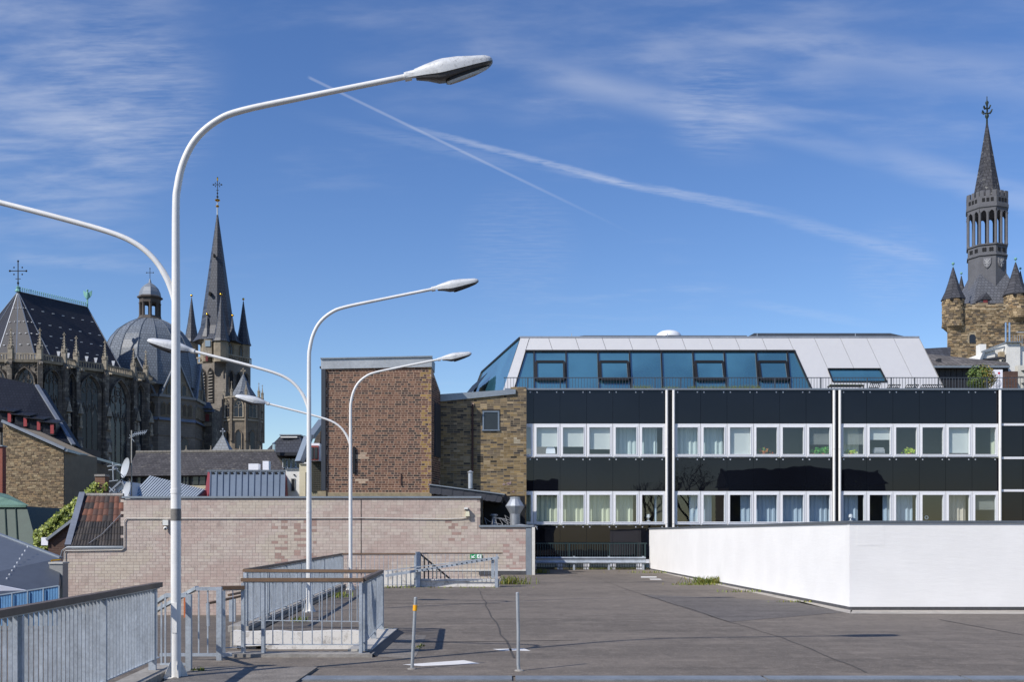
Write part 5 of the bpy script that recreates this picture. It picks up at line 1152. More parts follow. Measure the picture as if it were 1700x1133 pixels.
MB().bar(E[6]+UP*.04, P1+UP*.04, .14, .08).build('lead_hip', lead(), ro); MB().bar(P0+UP*.05, P1+UP*.05, .2, .12).build('ridge_cap', lead(), ro)
m = MB(); n = 34
for i in range(n+1):
    p = P0.lerp(P1, i/n)+UP*.1; m.bar(p, p+UP*.55, .06); m.sphere(p+UP*.6, .13, 6, 4); m.bar(p+UP*.3-rd.normalized()*.15, p+UP*.3+rd.normalized()*.15, .07)
m.build('ridge_cresting', verdigris(), ro, kind='stuff')
sg = MB()
for f in (.25, .45, .62, .78, .92):
    for i in range(7):
        p = P0.lerp(E[5], f).lerp(P1.lerp(E[6], f), (i+.5*(int(f*100) % 2))/7)+V(.12, -.12, .12); sg.obox(p, V(.16, .1, 0), V(0, .05, 0), V(0, 0, .05))
    for k in range(2, 5):
        for g_ in (.25, .75): p = P0.lerp(E[k], f).lerp(P0.lerp(E[k+1], f), g_)+V(.02, -.14, .1); sg.obox(p, V(.2*f, 0, 0), V(0, .05, 0), V(0, 0, .05))
sg.build('snow_guards', M('pale_lead', '#c9ccd0', .5), ro, kind='stuff')
for i in range(7):
    p = E[5].lerp(E[6], .12+.13*i).lerp(P0.lerp(P1, .12+.13*i), .13)+V(.15, -.12, 0); q = MB(); q.prism([p+V(-.28, 0, .5), p+V(.28, .1, .5), p+V(.1, .05, -.4), p+V(-.1, 0, -.4)], V(.1, -.25, 0)); q.build('roof_vent', M('pale_lead', '#c9ccd0'), ro)
iron = M('wrought_iron', '#22262a', .6, .5)
def cross(p, h, parent, mat, arm=.3, th=.1, fancy=True):
    p = Vector(p); m = MB(); m.bar(p, p+UP*h, th); z = p+UP*h*.68; a = h*arm; m.bar(z-V(a, 0, 0), z+V(a, 0, 0), th)
    for q in (z-V(a, 0, 0), z+V(a, 0, 0), p+UP*h): m.sphere(q, th*1.5, 6, 4)
    if fancy:
        for s in (-1, 1):
            for t in (-1, 1): m.sphere(z+V(s*a*.5, 0, t*a*.42), th*1.15, 6, 4)
        m.sphere(p+UP*h*.12, th*2.4, 8, 5, (1, 1, .6)); m.sphere(p+UP*h*.28, th*1.6, 8, 5); m.bar(p+UP*h*.42-V(a*.3, 0, 0), p+UP*h*.42+V(a*.3, 0, 0), th*.8)
    return m.build('roof_cross', mat, parent)
cross(P0, 5.0, CAT, iron, .27, .12); MB().lathe(P0.x, P0.y, [(.5, P0.z), (.25, P0.z+.5), (.32, P0.z+.75), (.1, P0.z+.9)], 8).build('cross_base', verdigris(), CAT, True)
m = MB(); p = P1; m.bar(p, p+UP*1.6, .2); m.lathe(p.x, p.y, [(.25, p.z+1.5), (.32, p.z+1.9), (.2, p.z+2.6), (.12, p.z+2.8)], 8); m.sphere(p+UP*2.95, .2, 8, 6)
for s in (-1, 1): m.prism([p+V(s*.1, 0, 2.5), p+V(s*.75, .1, 3.0), p+V(s*.7, .1, 2.2), p+V(s*.35, 0, 1.6)], V(0, .1, 0))
m.build('angel_finial', verdigris(), CAT, True)
# octagon drum with gables and the ribbed dome
DD = 192.; dk = DD/F; dcx = XX(250, DD); dz = lambda y: ZZ(y, DD)
vv = lambda th, r: V(dcx+r*math.sin(math.radians(th)), DD-r*math.cos(math.radians(th)), 0)
RO = 86*dk
for k in range(8):
    th = -18+45*k-90; a, b = vv(th, RO), vv(th+45, RO); u_ = (b-a).normalized(); n_ = V(u_.y, -u_.x, 0); L = (b-a).length; mid = (a+b)/2
    MB().prism([a+UP*-14, b+UP*-14, b+UP*dz(669), a+UP*dz(669)], -n_*1).build('drum_wall', CS3, CAT)
    if n_.y > .35: continue
    MB().prism([a+UP*(dz(669)+.002)+n_*.4, b+UP*(dz(669)+.002)+n_*.4, b+UP*(dz(665))+n_*.5, a+UP*(dz(665))+n_*.5], -n_*1.2).build('drum_cornice', lead(), CAT)
    MB().prism([a+UP*dz(706)+n_*.5, b+UP*dz(706)+n_*.5, b+UP*dz(701)+n_*.05, a+UP*dz(701)+n_*.05], -n_*.04).build('drum_ledge', lead(), CAT)
    g1, g2, ap = a.lerp(b, .06)+UP*(dz(665)+.003), a.lerp(b, .94)+UP*(dz(665)+.003), mid+UP*dz(606)
    gb = MB().prism([g1, g2, ap], -n_*.6).build('gable', CS2, CAT)
    inn = -n_*4.2
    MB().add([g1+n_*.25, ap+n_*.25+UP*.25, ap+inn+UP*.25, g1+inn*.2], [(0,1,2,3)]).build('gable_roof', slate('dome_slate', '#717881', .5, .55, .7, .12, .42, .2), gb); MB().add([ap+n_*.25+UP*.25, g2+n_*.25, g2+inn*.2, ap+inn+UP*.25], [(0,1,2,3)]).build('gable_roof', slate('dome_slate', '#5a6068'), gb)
    for g_ in (g1, g2): MB().bar(g_+n_*.3, ap+n_*.3+UP*.2, .28, .2).build('gable_coping', lead(), gb)
    gothic(gb, mid+UP*dz(640), u_, n_, .75, 1.3, CS4, GLS, 2, .25, .25, True)
    for f in (.3, .7): gothic(gb, a.lerp(b, f)+UP*dz(663), u_, n_, .8, 1.2, CS2, GLS, 1, .22, .22, False)
    for f in (.14, .29, .43, .57, .71, .86): gothic(CAT, a.lerp(b, f)+UP*dz(697), u_, n_, .72, 1.5, CS2, M('blind_arch_stone', '#575046', .9, var=.2), 1, .25, .14, False, 'blind_arch', 1.0)
    gothic(CAT, a.lerp(b, .72)+UP*dz(765), u_, n_, 1.5, 2.4, CS3, GLS, 1, .3, .3, False)
    MB().bar(a+n_*.06+UP*dz(729), b+n_*.06+UP*dz(729), .2, .25).build('string_course', CS3, CAT)
prof = [(81, 648), (80, 630), (77, 610), (72.5, 590), (67.5, 576), (62, 565), (51.5, 551.5), (38, 541), (27, 535), (19.5, 532)]
DS = slate('dome_slate', '#5a6068')
dp_ = [(r*dk, dz(y)) for r, y in prof]
dome = MB().lathe(dcx, DD, dp_, 16, math.radians(4)).build('dome', DS, CAT)
m = MB()
for k in range(16):
    a = math.radians(4)+2*math.pi*k/16; pts = [V(dcx+r*math.cos(a)*1.005, DD+r*math.sin(a)*1.005, z) for r, z in dp_]
    q = MB(); q.tube(pts, .09, 5); q.build('dome_rib', M('rib_lead', '#6e757d', .45, .3), dome)
lx = XX(249, DD)
la = MB().lathe(lx, DD, [(20*dk, dz(534)), (20.5*dk, dz(531)), (18*dk, dz(528)), (17.5*dk, dz(526))], 8, math.pi/8).build('lantern_base', M('lantern_brown', '#4a4440', .8), CAT)
BRN = M('lantern_brown', '#4a4440')
for k in range(8):
    a = math.pi/8+k*math.pi/4; MB().lathe(lx+15*dk*math.cos(a), DD+15*dk*math.sin(a), [(.34, dz(527)), (.27, dz(524)), (.27, dz(507)), (.36, dz(504))], 8).build('lantern_column', BRN, CAT, True)
    a0, a1 = a, a+math.pi/4; p, q_ = V(lx+14.6*dk*math.cos(a0), DD+14.6*dk*math.sin(a0), 0), V(lx+14.6*dk*math.cos(a1), DD+14.6*dk*math.sin(a1), 0); mm = MB(); prev = None
    for s_ in range(9):
        t_ = s_/8; x = p.lerp(q_, t_); hh = dz(510)+.5*math.sqrt(max(0, 1-(2*t_-1)**2))
        if prev: mm.add([prev[0]+UP*prev[1], x+UP*hh, x+UP*dz(500), prev[0]+UP*dz(500)], [(0,1,2,3)])
        prev = (x, hh)
    mm.build('lantern_arch', BRN, CAT)
MB().lathe(lx, DD, [(17*dk, dz(504)), (17*dk, dz(498)), (20.5*dk, dz(496)), (20.5*dk, dz(494)), (17.8*dk, dz(492.5))], 8, math.pi/8).build('lantern_cornice', BRN, CAT)
MB().lathe(lx, DD, [(17.8*dk, dz(492.4)), (16.6*dk, dz(486)), (13.5*dk, dz(479)), (8*dk, dz(473.5)), (2.5*dk, dz(470)), (1.6*dk, dz(466)), (.6*dk, dz(463))], 8, math.pi/8).build('lantern_cap', M('lead_cap', '#7b828a', .5, .2, .15, .8), CAT)
cross((lx, DD, dz(468)), 2.5, CAT, iron, .25, .08, False)
# west tower
N_, Lf, Rt = V(XX(375, 206), 206, 0), V(XX(326, 211), 211, 0), V(XX(416, 212), 212, 0); Bk = Lf+Rt-N_
def quadpr(P, z0, z1, name, mat, parent): return MB().loft([[p+UP*z0 for p in P], [p+UP*z1 for p in P]]).build(name, mat, parent)
TZ = lambda y: ZZ(y, 209)
sq = [Lf, N_, Rt, Bk]; cen = (N_+Bk)/2; ins = lambda k: [cen+(p-cen)*k for p in sq]
quadpr(sq, -14, TZ(602), 'tower_body', CS3, CAT); quadpr(ins(1.04), TZ(602)+.002, TZ(600), 'tower_cornice', CS4, CAT); quadpr(ins(.86), TZ(600)+.003, TZ(566), 'tower_stage', CS2, CAT)
quadpr(ins(1.02), TZ(681), TZ(679), 'string_course', CS3, CAT)
for a, b in ((Lf, N_), (N_, Rt)):
    u_ = (b-a).normalized(); n_ = V(u_.y, -u_.x, 0); m = MB(); nb = 14; o_ = n_*.1
    for i in range(nb+1): p = a.lerp(b, i/nb)+o_; m.bar(p+UP*TZ(600), p+UP*TZ(593), .2)
    m.bar(a+o_+UP*TZ(592.5), b+o_+UP*TZ(592.5), .3, .25); m.build('tower_balustrade', CS4, CAT)
    q = cen+(a-cen)*.86, cen+(b-cen)*.86
    for f in (.22, .78): gothic(CAT, q[0].lerp(q[1], f)+UP*TZ(592), u_, n_, 1.1, 1.5, CS2, GLS, 2, .3, .25, True)
u_ = (N_-Lf).normalized(); n_ = V(u_.y, -u_.x, 0)
for f in (.25, .51): gothic(CAT, Lf.lerp(N_, f)+UP*TZ(668), u_, n_, 1.35, TZ(624)-TZ(668), CS3, dark(), 1, .3, .22, False, 'belfry_opening', 1.1, .62)
for px in (333, 349): pass
u_ = (Rt-N_).normalized(); n_ = V(u_.y, -u_.x, 0)
for f in (.2, .5, .8): gothic(CAT, N_.lerp(Rt, f)+UP*TZ(668), u_, n_, 1.15, TZ(628)-TZ(668), CS3, dark(), 1, .3, .2, False, 'belfry_opening', 1.1)
spx, SD = XX(361, 209), 209.; sk = SD/F
SPL = slate('west_spire_slate', '#4b4f58', .6, .5, .7, .13, .42, .2)
MB().lathe(spx, SD, [(40*sk, ZZ(570, SD)), (33*sk, ZZ(560, SD)), (27*sk, ZZ(545, SD)), (1.3*sk, ZZ(357, SD))], 8, .25).build('spire', SPL, CAT)
fin = MB(); fin.lathe(spx, SD, [(.16, ZZ(358, SD)), (.1, ZZ(330, SD))], 8); fin.build('spire_staff', galv(), CAT)
m = MB(); m.sphere((spx, SD, ZZ(342.5, SD)), .36, 10, 6, (1, 1, .7)); m.sphere((spx, SD, ZZ(332.5, SD)), .45, 10, 6, (1.2, 1.2, .6)); m.build('gilded_balls', gold(), CAT, True)
cross((spx, SD, ZZ(331, SD)), 4.4, CAT, iron, .19, .11)
MB().box(spx-.12, spx+.12, SD-.1, SD+.1, ZZ(300, SD), ZZ(295, SD)).build('weathercock', gold(), CAT)
for px, yy, w_ in ((349, 488, .22), (356, 425, .15)): MB().obox(W(px, yy, SD-2.6 if yy > 450 else SD-1.9), V(w_, 0, 0), V(0, .4, 0), V(0, 0, .3)).build('spire_dormer', dark(), CAT)
for px, yt, yb2, hw, dd in ((318, 494, 569, 12.5, 212.5), (367, 492, 568, 14, 204.5), (404, 500, 574, 12.5, 212), (344, 525, 561, 10, 206), (386, 527, 567, 8, 207), (352, 529, 556, 4, 206.5)):
    k = dd/F; X_ = XX(px, dd); t_ = MB().lathe(X_, dd, [(hw*k*1.05, ZZ(yb2, dd)), (hw*k*.9, ZZ(yb2-5, dd)), (hw*k*.52, ZZ(yb2-(yb2-yt)*.42, dd)), (.07, ZZ(yt, dd))], 8, .2).build('corner_spire', SPL, CAT)
    MB().sphere((X_, dd, ZZ(yt-3, dd)), .26, 8, 6).build('gilded_ball', gold(), t_, True)
    if hw > 9: MB().lathe(X_, dd, [(hw*k*.85, ZZ(602, dd)), (hw*k*.85, ZZ(yb2+.2, dd))], 8, .2).build('turret_wall', CS2, CAT)
MB().box(XX(337, 204), XX(350, 204), 204.6, 206, ZZ(592, 204), ZZ(562, 204)).build('stair_head', CS4, CAT)
MB().box(XX(339.5, 204), XX(348, 204), 204.45, 204.6, ZZ(575, 204), ZZ(565, 204)).build('stair_window', M('pale_blue_pane', '#8fa0ac', .2), CAT)
MB().box(XX(341, 203.8), XX(344.5, 203.8), 203.9, 204.2, ZZ(600, 204), ZZ(588, 204)).build('red_door', M('red_shutter', '#6e2a2e'), CAT)
# link block, chapel and little pavilion
MB().box(XX(330, 196), XX(352, 196), 196, 201, -14, ZZ(678, 196)).build('link_wall', CS, CAT); MB().prism([W(330, 684, 195.5), W(356, 684, 195.5), W(348, 668, 199), W(330, 668, 199)], V(0, .3, 0)).build('link_roof', DS, CAT)
MB().box(XX(333, 195.7), XX(350, 195.7), 195.75, 195.98, ZZ(708, 196), ZZ(702, 196)).build('link_balustrade', CS4, CAT); MB().box(XX(341, 195.9), XX(347, 195.9), 195.9, 195.98, ZZ(700, 196), ZZ(688, 196)).build('link_opening', M('red_shutter', '#6e2a2e'), CAT)
HD = 194.; hx = XX(404, HD); hk = HD/F; hz = lambda y: ZZ(y, HD); rr = 31*hk
hv = [V(hx+rr*math.cos(-math.pi/2+math.pi/8+k*math.pi/4), HD+rr*math.sin(-math.pi/2+math.pi/8+k*math.pi/4), 0) for k in range(8)]
CH_ = stone('chapel_stone', '#857a6b', '#6e6458', '#575048', .7, .35, .7, .5, .3, .6)
MB().loft([[p+UP*-14 for p in hv], [p+UP*hz(664) for p in hv]]).build('chapel_wall', CH_, CAT); hc = V(hx, HD, 0)
for y0, y1, k in ((664, 661.5, 1.05), (702, 699, 1.06)): MB().loft([[hc+(p-hc)*k+UP*(hz(y0)+.002) for p in hv], [hc+(p-hc)*k+UP*hz(y1) for p in hv]]).build('chapel_cornice', CS4, CAT)
MB().lathe(hx, HD, [(24*hk, hz(662)), (13*hk, hz(645)), (.1, hz(622))], 8).build('chapel_roof', DS, CAT); cross((hx, HD, hz(623)), 1.1, CAT, CS4, .3, .14, False)
for i, p in enumerate(hv):
    q_ = hv[(i+1) % 8]; u_ = (q_-p).normalized(); n_ = V(u_.y, -u_.x, 0)
    if p.y < HD+1.8:
        pinnacle(CAT, hc+(p-hc)*1.0+UP*hz(661.5), .42, .9, 1.7, CS4, crock=False)
        MB().obox(p*1+UP*hz(700)+(p-hc)*.03, u_*.22, n_*.25, UP*(hz(664)-hz(700))*.98).build('chapel_buttress', CH_, CAT); 
    if n_.y < .1:
        gothic(CAT, (p+q_)/2+UP*hz(696), u_, n_, 1.45, 2.0, CS4, GLS, 2, .25, .22, True, 'chapel_window'); gothic(CAT, (p+q_)/2+UP*hz(748), u_, n_, .9, 2.6, CH_, GLS, 1, .22, .2, False, 'chapel_window')
for y in (664, 686): q = MB(); q.bar((XX(431, HD), HD, hz(y)), (XX(438, HD), HD-.2, hz(y)+.1), .3, .3); q.build('gargoyle', CH_, CAT)
m = MB(); PD = 172.; kx = PD/F; c = V(XX(370, PD), PD, 0)
m.loft([[c+V(a*20*kx, b*20*kx, ZZ(757, PD)) for a, b in ((-1,-.6),(.9,-.8),(1,.6),(-.9,.8))], [c+V(a*.1, b*.1, ZZ(723, PD)) for a, b in ((-1,-1),(1,-1),(1,1),(-1,1))]]); m.build('pavilion_roof', slate('dome_slate', '#5a6068'), CAT); cross((c.x, c.y, ZZ(725, PD)), 1.2, CAT, lead(), .25, .12, False)
for px in (309, 350, 398, 415, 432): pinnacle(CAT, W(px, 756, 160), .35, .5, .9, CS4, crock=False)
# ------------------------------------------------------------------ roofs and houses between the deck and the cathedral
def house(name, at, lab, cat='building', group=None): return empty(name, V(at.x, at.y, -14), lab, cat, group)
D = 108.; h = house('slate_roof_hall', W(30, 690, D), 'steep dark slate roof with four red-shuttered dormers')
P = [W(-70, 700, D), W(30, 714, D), W(122, 739, D+1), W(61, 640, D+8), W(-5, 625, D+8), W(-70, 612, D+8)]
MB().prism(P, V(.3, 1.5, -.3)).build('roof', slate('hall_slate', '#272930', .35, .35, .3, .12, .5, .2), h); MB().box(XX(-70, D), XX(110, D), D+2, D+9, -14, ZZ(738, D)).build('wall', M('hall_wall', '#4a443e', .9), h)
MB().bar(W(61, 640, D+7.9), W(122, 739, D+.9), .4, .2).build('verge', lead(), h)
for px, py in ((15, 692), (41, 699), (63, 705), (85, 711)):
    o = W(px, py, D+2.0); m = MB(); m.prism([o+V(-.5, -1.2, -.9), o+V(.9, -1.0, -.9), o+V(.9, -.9, .35), o+V(.1, -.9, .75), o+V(-.5, -1.1, .4)], V(-.3, 2.5, 0)); d_ = m.build('dormer', slate('hall_slate', '#272930'), h)
    MB().box(o.x+.5, o.x+.85, o.y-1.32, o.y-1.22, o.z-.75, o.z+.25).build('shutter', M('red_shutter_bright', '#8e3034', .7), d_); MB().prism([o+V(-.8, -1.6, .5), o+V(1.2, -1.4, .3), o+V(1.0, .9, .8), o+V(-.6, .9, 1.0)], UP*.1).build('dormer_roof', slate('hall_slate', '#272930'), d_)
D = 75.; h = house('rubble_house', W(57, 800, D), 'tan rubble stone house wall in half shadow with lean-to slate roof')
tp = lambda p: 705+(p-8)*.455
prof = [(5, 704), (106, 750), (106, 1000), (5, 1000)]
MB().prism([W(a, b, D) for a, b in prof], V(0, 6, 0)).build('wall_core', M('rubble_mortar', '#8c7d66', .95, var=.2, scale=1.5), h)
RB = colattr('rubble_stone', .9, .3, .5, 14); rc_ = [lc(x) for x in ('#9c8a6e', '#8d7c62', '#a89778', '#80705a', '#947e62', '#75664f', '#9e8766', '#6a5a48', '#998568')]
def rpal(x, z, r): k = r.uniform(.8, 1.12); return tuple(q*k for q in r.choice(rc_))
masonry(h, W(5, 880, D), (1, 0, 0), (0, -1, 0), XX(106, D)-XX(5, D), ZZ(704, D)-ZZ(880, D), .12, .24, rpal, RB, lambda x, z: HY-(z+ZZ(880, D)-CH)*F/D > 706+(x*F/D)*.455, 'rubble', .02, 300, 'stone', None, (.005, .03), R, .008)
sd_ = [W(106.3, 751, D), W(106.3, 1000, D), V(XX(192, 90), 90, ZZ(1000, D)), V(XX(192, 90), 90, ZZ(751, D)-.3)]
MB().add([sd_[0], sd_[1], sd_[2], sd_[3]], [(0,1,2,3)]).build('side_wall', stone('rubble_side', '#7d6d58', '#6a5b4a', '#54493c', .4, .18), h)
rt_ = [W(3, 701.5, D-.3), W(107.5, 748, D-.3), V(XX(197, 90)-.0, 90.2, ZZ(748, D)-.1), V(XX(60, 90), 90.2, ZZ(701, D))]
MB().prism(rt_, UP*.15).build('lean_to_roof', slate('lean_slate', '#3d4047', .3, .4, .3, .2, .5, .2), h); MB().bar(rt_[0]+UP*.1, rt_[1]+UP*.1, .16, .2).build('verge', lead(), h); MB().bar(rt_[1]+V(.1, 0, 0), rt_[2]+V(.1, 0, 0), .2, .2).build('gutter', alu(), h)
MB().tube([W(114.5, 751, D+1.2), W(114.5, 880, D+1.2)], .08, 8).build('downpipe', alu(), h)
MB().box(XX(72, D), XX(86, D), D-.12, D-.06, ZZ(872, D), ZZ(855, D)).build('wall_hatch', alu(), h); MB().box(XX(70, D), XX(95, D), D-.2, D-.06, ZZ(855, D), ZZ(853.4, D)).build('wall_hatch_lintel', alu(), h)
D = 68.; h = house('red_brick_house', W(-25, 800, D), 'edge of a red brick wall beside the rubble stone house'); MB().box(XX(-90, D), XX(4, D), D, D+.5, -14, ZZ(742, D)).build('wall', stone('red_house_brick', '#8a4a3a', '#7a4033', '#9a7a6a', .25, .08), h); MB().box(XX(-90, D), XX(5, D), D-.1, D+.6, ZZ(742, D)+.003, ZZ(740, D)).build('coping', alu(), h)
D = 52.; h = house('copper_roof_house', W(10, 860, D), 'mansard house roof of green patinated copper'); cg = M('copper_green', '#4d6a5c', .6, .1, .2, 1.0, c2='#7fa08e'); cg2 = M('copper_dark', '#33443d', .6, .1, .2, .6)
b1 = [V(XX(-90, D), D+2, ZZ(843, D)), W(44, 843, D), V(XX(20, D+4), D+5, ZZ(843, D)+.45), V(XX(-90, D), D+5, ZZ(843, D)+.9)]
MB().prism([W(-90, 841, D), W(43.5, 841, D), W(9, 823, D+2), W(-90, 800, D+2)], V(0, .3, .05)).build('upper_slope', cg, h)
MB().prism([W(-90, 925, D-1.5), W(66, 925, D-1.5), W(44, 841.5, D), W(-90, 841.5, D)], V(0, .3, 0)).build('lower_slope', cg2, h); MB().add([W(66, 925, D-1.5), V(XX(66, D)+.6, D+8, ZZ(925, D)), V(XX(40, D), D+8, ZZ(841, D)), W(44, 841.5, D)], [(0,1,2,3)]).build('side_slope', cg2, h)
MB().bar(W(-90, 841, D-.1), W(44, 841, D-.1), .12, .12).build('edge_trim', cg, h)
for i in range(6): MB().bar(W(-60+i*18, 925, D-1.56), W(-62+i*17.5, 842, D-.06), .04).build('seam', cg2, h)
D = 37.; h = house('metal_roof_hall', W(40, 940, D), 'low hall roof of blue-grey sheet metal with a dotted row of fixings'); mr_ = M('bluegrey_sheet', '#6a7078', .5, .45, .12, .5)
rp = [W(-120, 975, D-5), W(95, 1005, D-3), W(101, 927, D), W(-120, 842, D+4)]
MB().prism(rp, V(0, .1, -.15)).build('roof', mr_, h); MB().bar(rp[3], rp[2], .14, .08).build('ridge_trim', alu(), h)
for i in range(9):
    a = (46-i*4.3, 909+i*6.6); o = None
    # project the fixing onto the roof plane
    n_ = (rp[1]-rp[0]).cross(rp[2]-rp[0]); d0 = V((a[0]-CX)/F, 1, (HY-a[1])/F); t_ = (rp[0]-V(0, 0, CH)).dot(n_)/d0.dot(n_); p = V(0, 0, CH)+d0*t_; MB().lathe(p.x, p.y, [(.03, p.z-.02), (.03, p.z+.03), (.015, p.z+.04)], 8).build('fixing', M('pale_lead', '#c9ccd0'), h)
MB().prism([W(-120, 985, D-5.2), W(42, 981, D-4.2), W(-120, 950, D-5.2)], V(0, .1, 0)).build('white_fascia', wb, h); MB().box(XX(-120, D), XX(90, D), D-3, D+3, -14, ZZ(1005, D)-1.2).build('wall', M('grey_render', '#7b7a78'), h)
D = 36.; h = empty('vent_shaft', W(94, 1010, D), 'tall grey sheet-metal shaft at the end of the pink wall', 'vent shaft'); MB().box(XX(82, D), XX(104, D), D, D+.45, -3, ZZ(937, D)).build('casing', M('shaft_grey', '#8f8f8c', .6, .1, .08), h); MB().box(XX(81, D), XX(105, D), D-.04, D+.5, ZZ(937, D)+.002, ZZ(934, D)).build('lid', M('shaft_lid', '#b9b6ae', .7), h)
MB().tube([W(85, 933, D+.2), W(86, 931, D+.2), W(100, 930, D+.2)], .03, 6).build('lid_pipe', gold(), h)
D = 26.; h = empty('blue_fence', W(40, 1020, D), 'bright blue corrugated metal fence beyond the slat railing', 'fence'); bl = M('fence_blue', '#6a9bc6', .5, .0, .15, 2, streak=.2)
ft = lambda p: 989-(p)*.157
for i in range(8):
    a, b = -110+i*26, -110+(i+1)*26; q = MB()
    for k in range(10):
        x0, x1 = a+(b-a)*k/10, a+(b-a)*(k+.62)/10; P = [W(x0, 1040, D), W(x1, 1040, D), W(x1, ft(x1)+1, D), W(x0, ft(x0)+1, D)]; q.prism(P, V(0, .03, 0)) if k % 1 == 0 else None
    q.prism([W(a, 1040, D+.04), W(b, 1040, D+.04), W(b, ft(b)+1, D+.04), W(a, ft(a)+1, D+.04)], V(0, .01, 0)); q.build('fence_panel', bl, h); MB().bar(W(b, 1040, D-.05), W(b, ft(b), D-.05), .03).build('fence_post', M('fence_post_grey', '#8d9aa6', .5, .3), h)
MB().bar(W(-110, ft(-110)-.5, D), W(98, ft(98)-.5, D), .05, .03).build('fence_rail', M('fence_post_grey', '#8d9aa6'), h)
# ivy wall, small gable, chimney, tile roof
D = 48.2; iv = empty('ivy_wall', W(110, 930, D), 'sloping gable wall thickly grown with green ivy', 'ivy')
poly = [(57, 886), (158, 803), (176, 803), (176, 850), (132, 858), (82, 905), (80, 916), (58, 915)]
MB().prism([W(a, b, D) for a, b in poly[::-1]], V(0, .3, 0)).build('wall', stone('red_brown_brick', '#5a4138', '#4a362f', '#7a6a5e'), iv)
def inpoly(x, y):
    c = False; n = len(poly)
    for i in range(n):
        (x1, y1), (x2, y2) = poly[i], poly[(i+1) % n]
        if (y1 > y) != (y2 > y) and x < (x2-x1)*(y-y1)/(y2-y1)+x1: c = not c
    return c
def fiv(r):
    while True:
        x, y = r.uniform(54, 178), r.uniform(800, 918)
        if inpoly(x+r.gauss(0, 1.5), y+r.gauss(0, 1.5)): return W(x, y, D-.03-abs(r.gauss(0, .14))-.12*(1+math.sin(x*.35)*math.cos(y*.3))), (0, -1, .35)
leaves(7000, fiv, .15, [lc('#738129'), lc('#85922f'), lc('#5c6b20'), lc('#959c3a'), lc('#4a591b')]).build('leaves', colattr('ivy_leaf', .55, .15, 0), iv)
D = 46.5; h = house('brick_gable_house', W(100, 900, D), 'small dark red brick gable end below the ivy'); MB().prism([W(80, 990, D), W(128, 990, D), W(128, 862, D), W(80, 897, D)], V(0, 2, 0)).build('gable_wall', stone('red_brown_brick', '#5a4138', '#4a362f', '#7a6a5e'), h); MB().bar(W(78, 897, D-.1), W(129, 858, D-.1), .2, .12).build('verge', lead(), h)
MB().box(XX(70, D), XX(81, D), D-.1, D+.1, ZZ(906, D), ZZ(893, D)).build('shutter', wb, h)
D = 48.; h = empty('chimney', W(168, 826, D), 'square red-brown brick chimney between ivy and tile roof', 'chimney'); MB().box(XX(160.5, D), XX(177, D), D-.2, D+.3, ZZ(830, D), ZZ(792, D)).build('stack', stone('chimney_brick', '#7d5a44', '#684a3a', '#9a8a78', .3, .1), h); MB().box(XX(160, D), XX(177.6, D), D-.24, D+.34, ZZ(792, D)+.002, ZZ(788.5, D)).build('cap', conc(), h)
h = empty('tile_roof', W(160, 905, 44), 'old clay tile roof with dark and rusty rows beside the pink wall', 'roof')
TLc = [lc(x) for x in ('#5a3d31', '#6b4637', '#4d3830', '#3c3431', '#744a38')]; TDc = [lc(x) for x in ('#34302f', '#3d3835', '#2c2a2a', '#46403c')]
TM = colattr('clay_tile', .85, .35, .4, 20, ('#7d7868', 2.2, .6, .75, .5)); rows = 8; Dt = lambda v: 43.45+3.6*v
def TP(uu, v, lift=0.): 
    D_ = Dt(v); xl = 113+24*v; y = 909-84*v; return W(xl+(206-xl)*uu, y, D_)+V(0, -.5, 1)*lift
MB().prism([TP(0, 0), TP(1, 0), TP(1, 1), TP(0, 1)], V(0, .2, -.2)).build('roof_deck', dark(), h)
for r_ in range(rows):
    nc = 9
    for c_ in range(nc):
        v0, v1 = r_/rows-.02, (r_+1)/rows+.01; u0, u1 = c_/nc, (c_+1)/nc; n = 6; cc = R.choice(TDc if r_ < 4 else TLc); k = R.uniform(.75, 1.2); cc = tuple(q*k for q in cc); m = MB(); pv = None
        for i in range(n+1):
            t_ = i/n; uu = u0+(u1-u0)*t_; lf = .035+.03*abs(math.sin(t_*math.pi*(2 if r_ < 4 else 1)))
            a, b = TP(uu, max(v0, 0), lf+.03), TP(uu, min(v1, 1), lf)
            if pv: m.add([pv[0], a, b, pv[1], pv[0]-UP*.05, a-UP*.05], [(0,1,2,3), (0,4,5,1)], cc)
            pv = (a, b)
        m.build('roof_tile', TM, h)
m = MB()
for i in range(10): a, b = TP(i/10, 1, .06), TP((i+.97)/10, 1, .06); m.tube([a, b], .09, 8)
m.build('ridge_tiles', conc(), h, True); MB().bar(TP(0, 0, .06), TP(0, 1, .06)+UP*.1, .25, .12).build('verge_flashing', lead(), h); MB().bar(TP(0, 0, .02)-V(0, .05, .03), TP(1, 0, .02)-V(0, .05, .03), .14, .12).build('gutter', M('zinc_capping', '#6f767e'), h)
MB().tube([TP(.38, .02, .12), TP(.6, .2, .13), TP(.98, .62, .14)], .014, 6).build('cable', M('cable_grey', '#9a9ca0'), h)
D = 57.; h = house('white_gable_house', W(195, 830, D), 'small white gable peeking over the tile roof'); MB().prism([W(172, 840, D), W(216, 840, D), W(216, 826, D), W(202, 799, D), W(172, 828, D)], V(0, 3, 0)).build('gable_wall', wr, h); MB().bar(W(168, 830, D-.1), W(203, 798, D-.1), .14, .1).build('verge', lead(), h); MB().bar(W(202, 798, D-.1), W(216, 824, D-.1), .14, .1).build('verge', lead(), h)
m = MB(); g0 = W(199, 820, D-.06)
for a, b in (((-.28, .0), (0, .06)), ((0, .06), (.2, -.08)), ((0, .06), (.05, .2)), ((-.1, 0), (-.16, -.1))): m.bar(g0+V(a[0], 0, a[1]), g0+V(b[0], 0, b[1]), .07, .02)
m.build('wall_ornament', black_metal(), h)
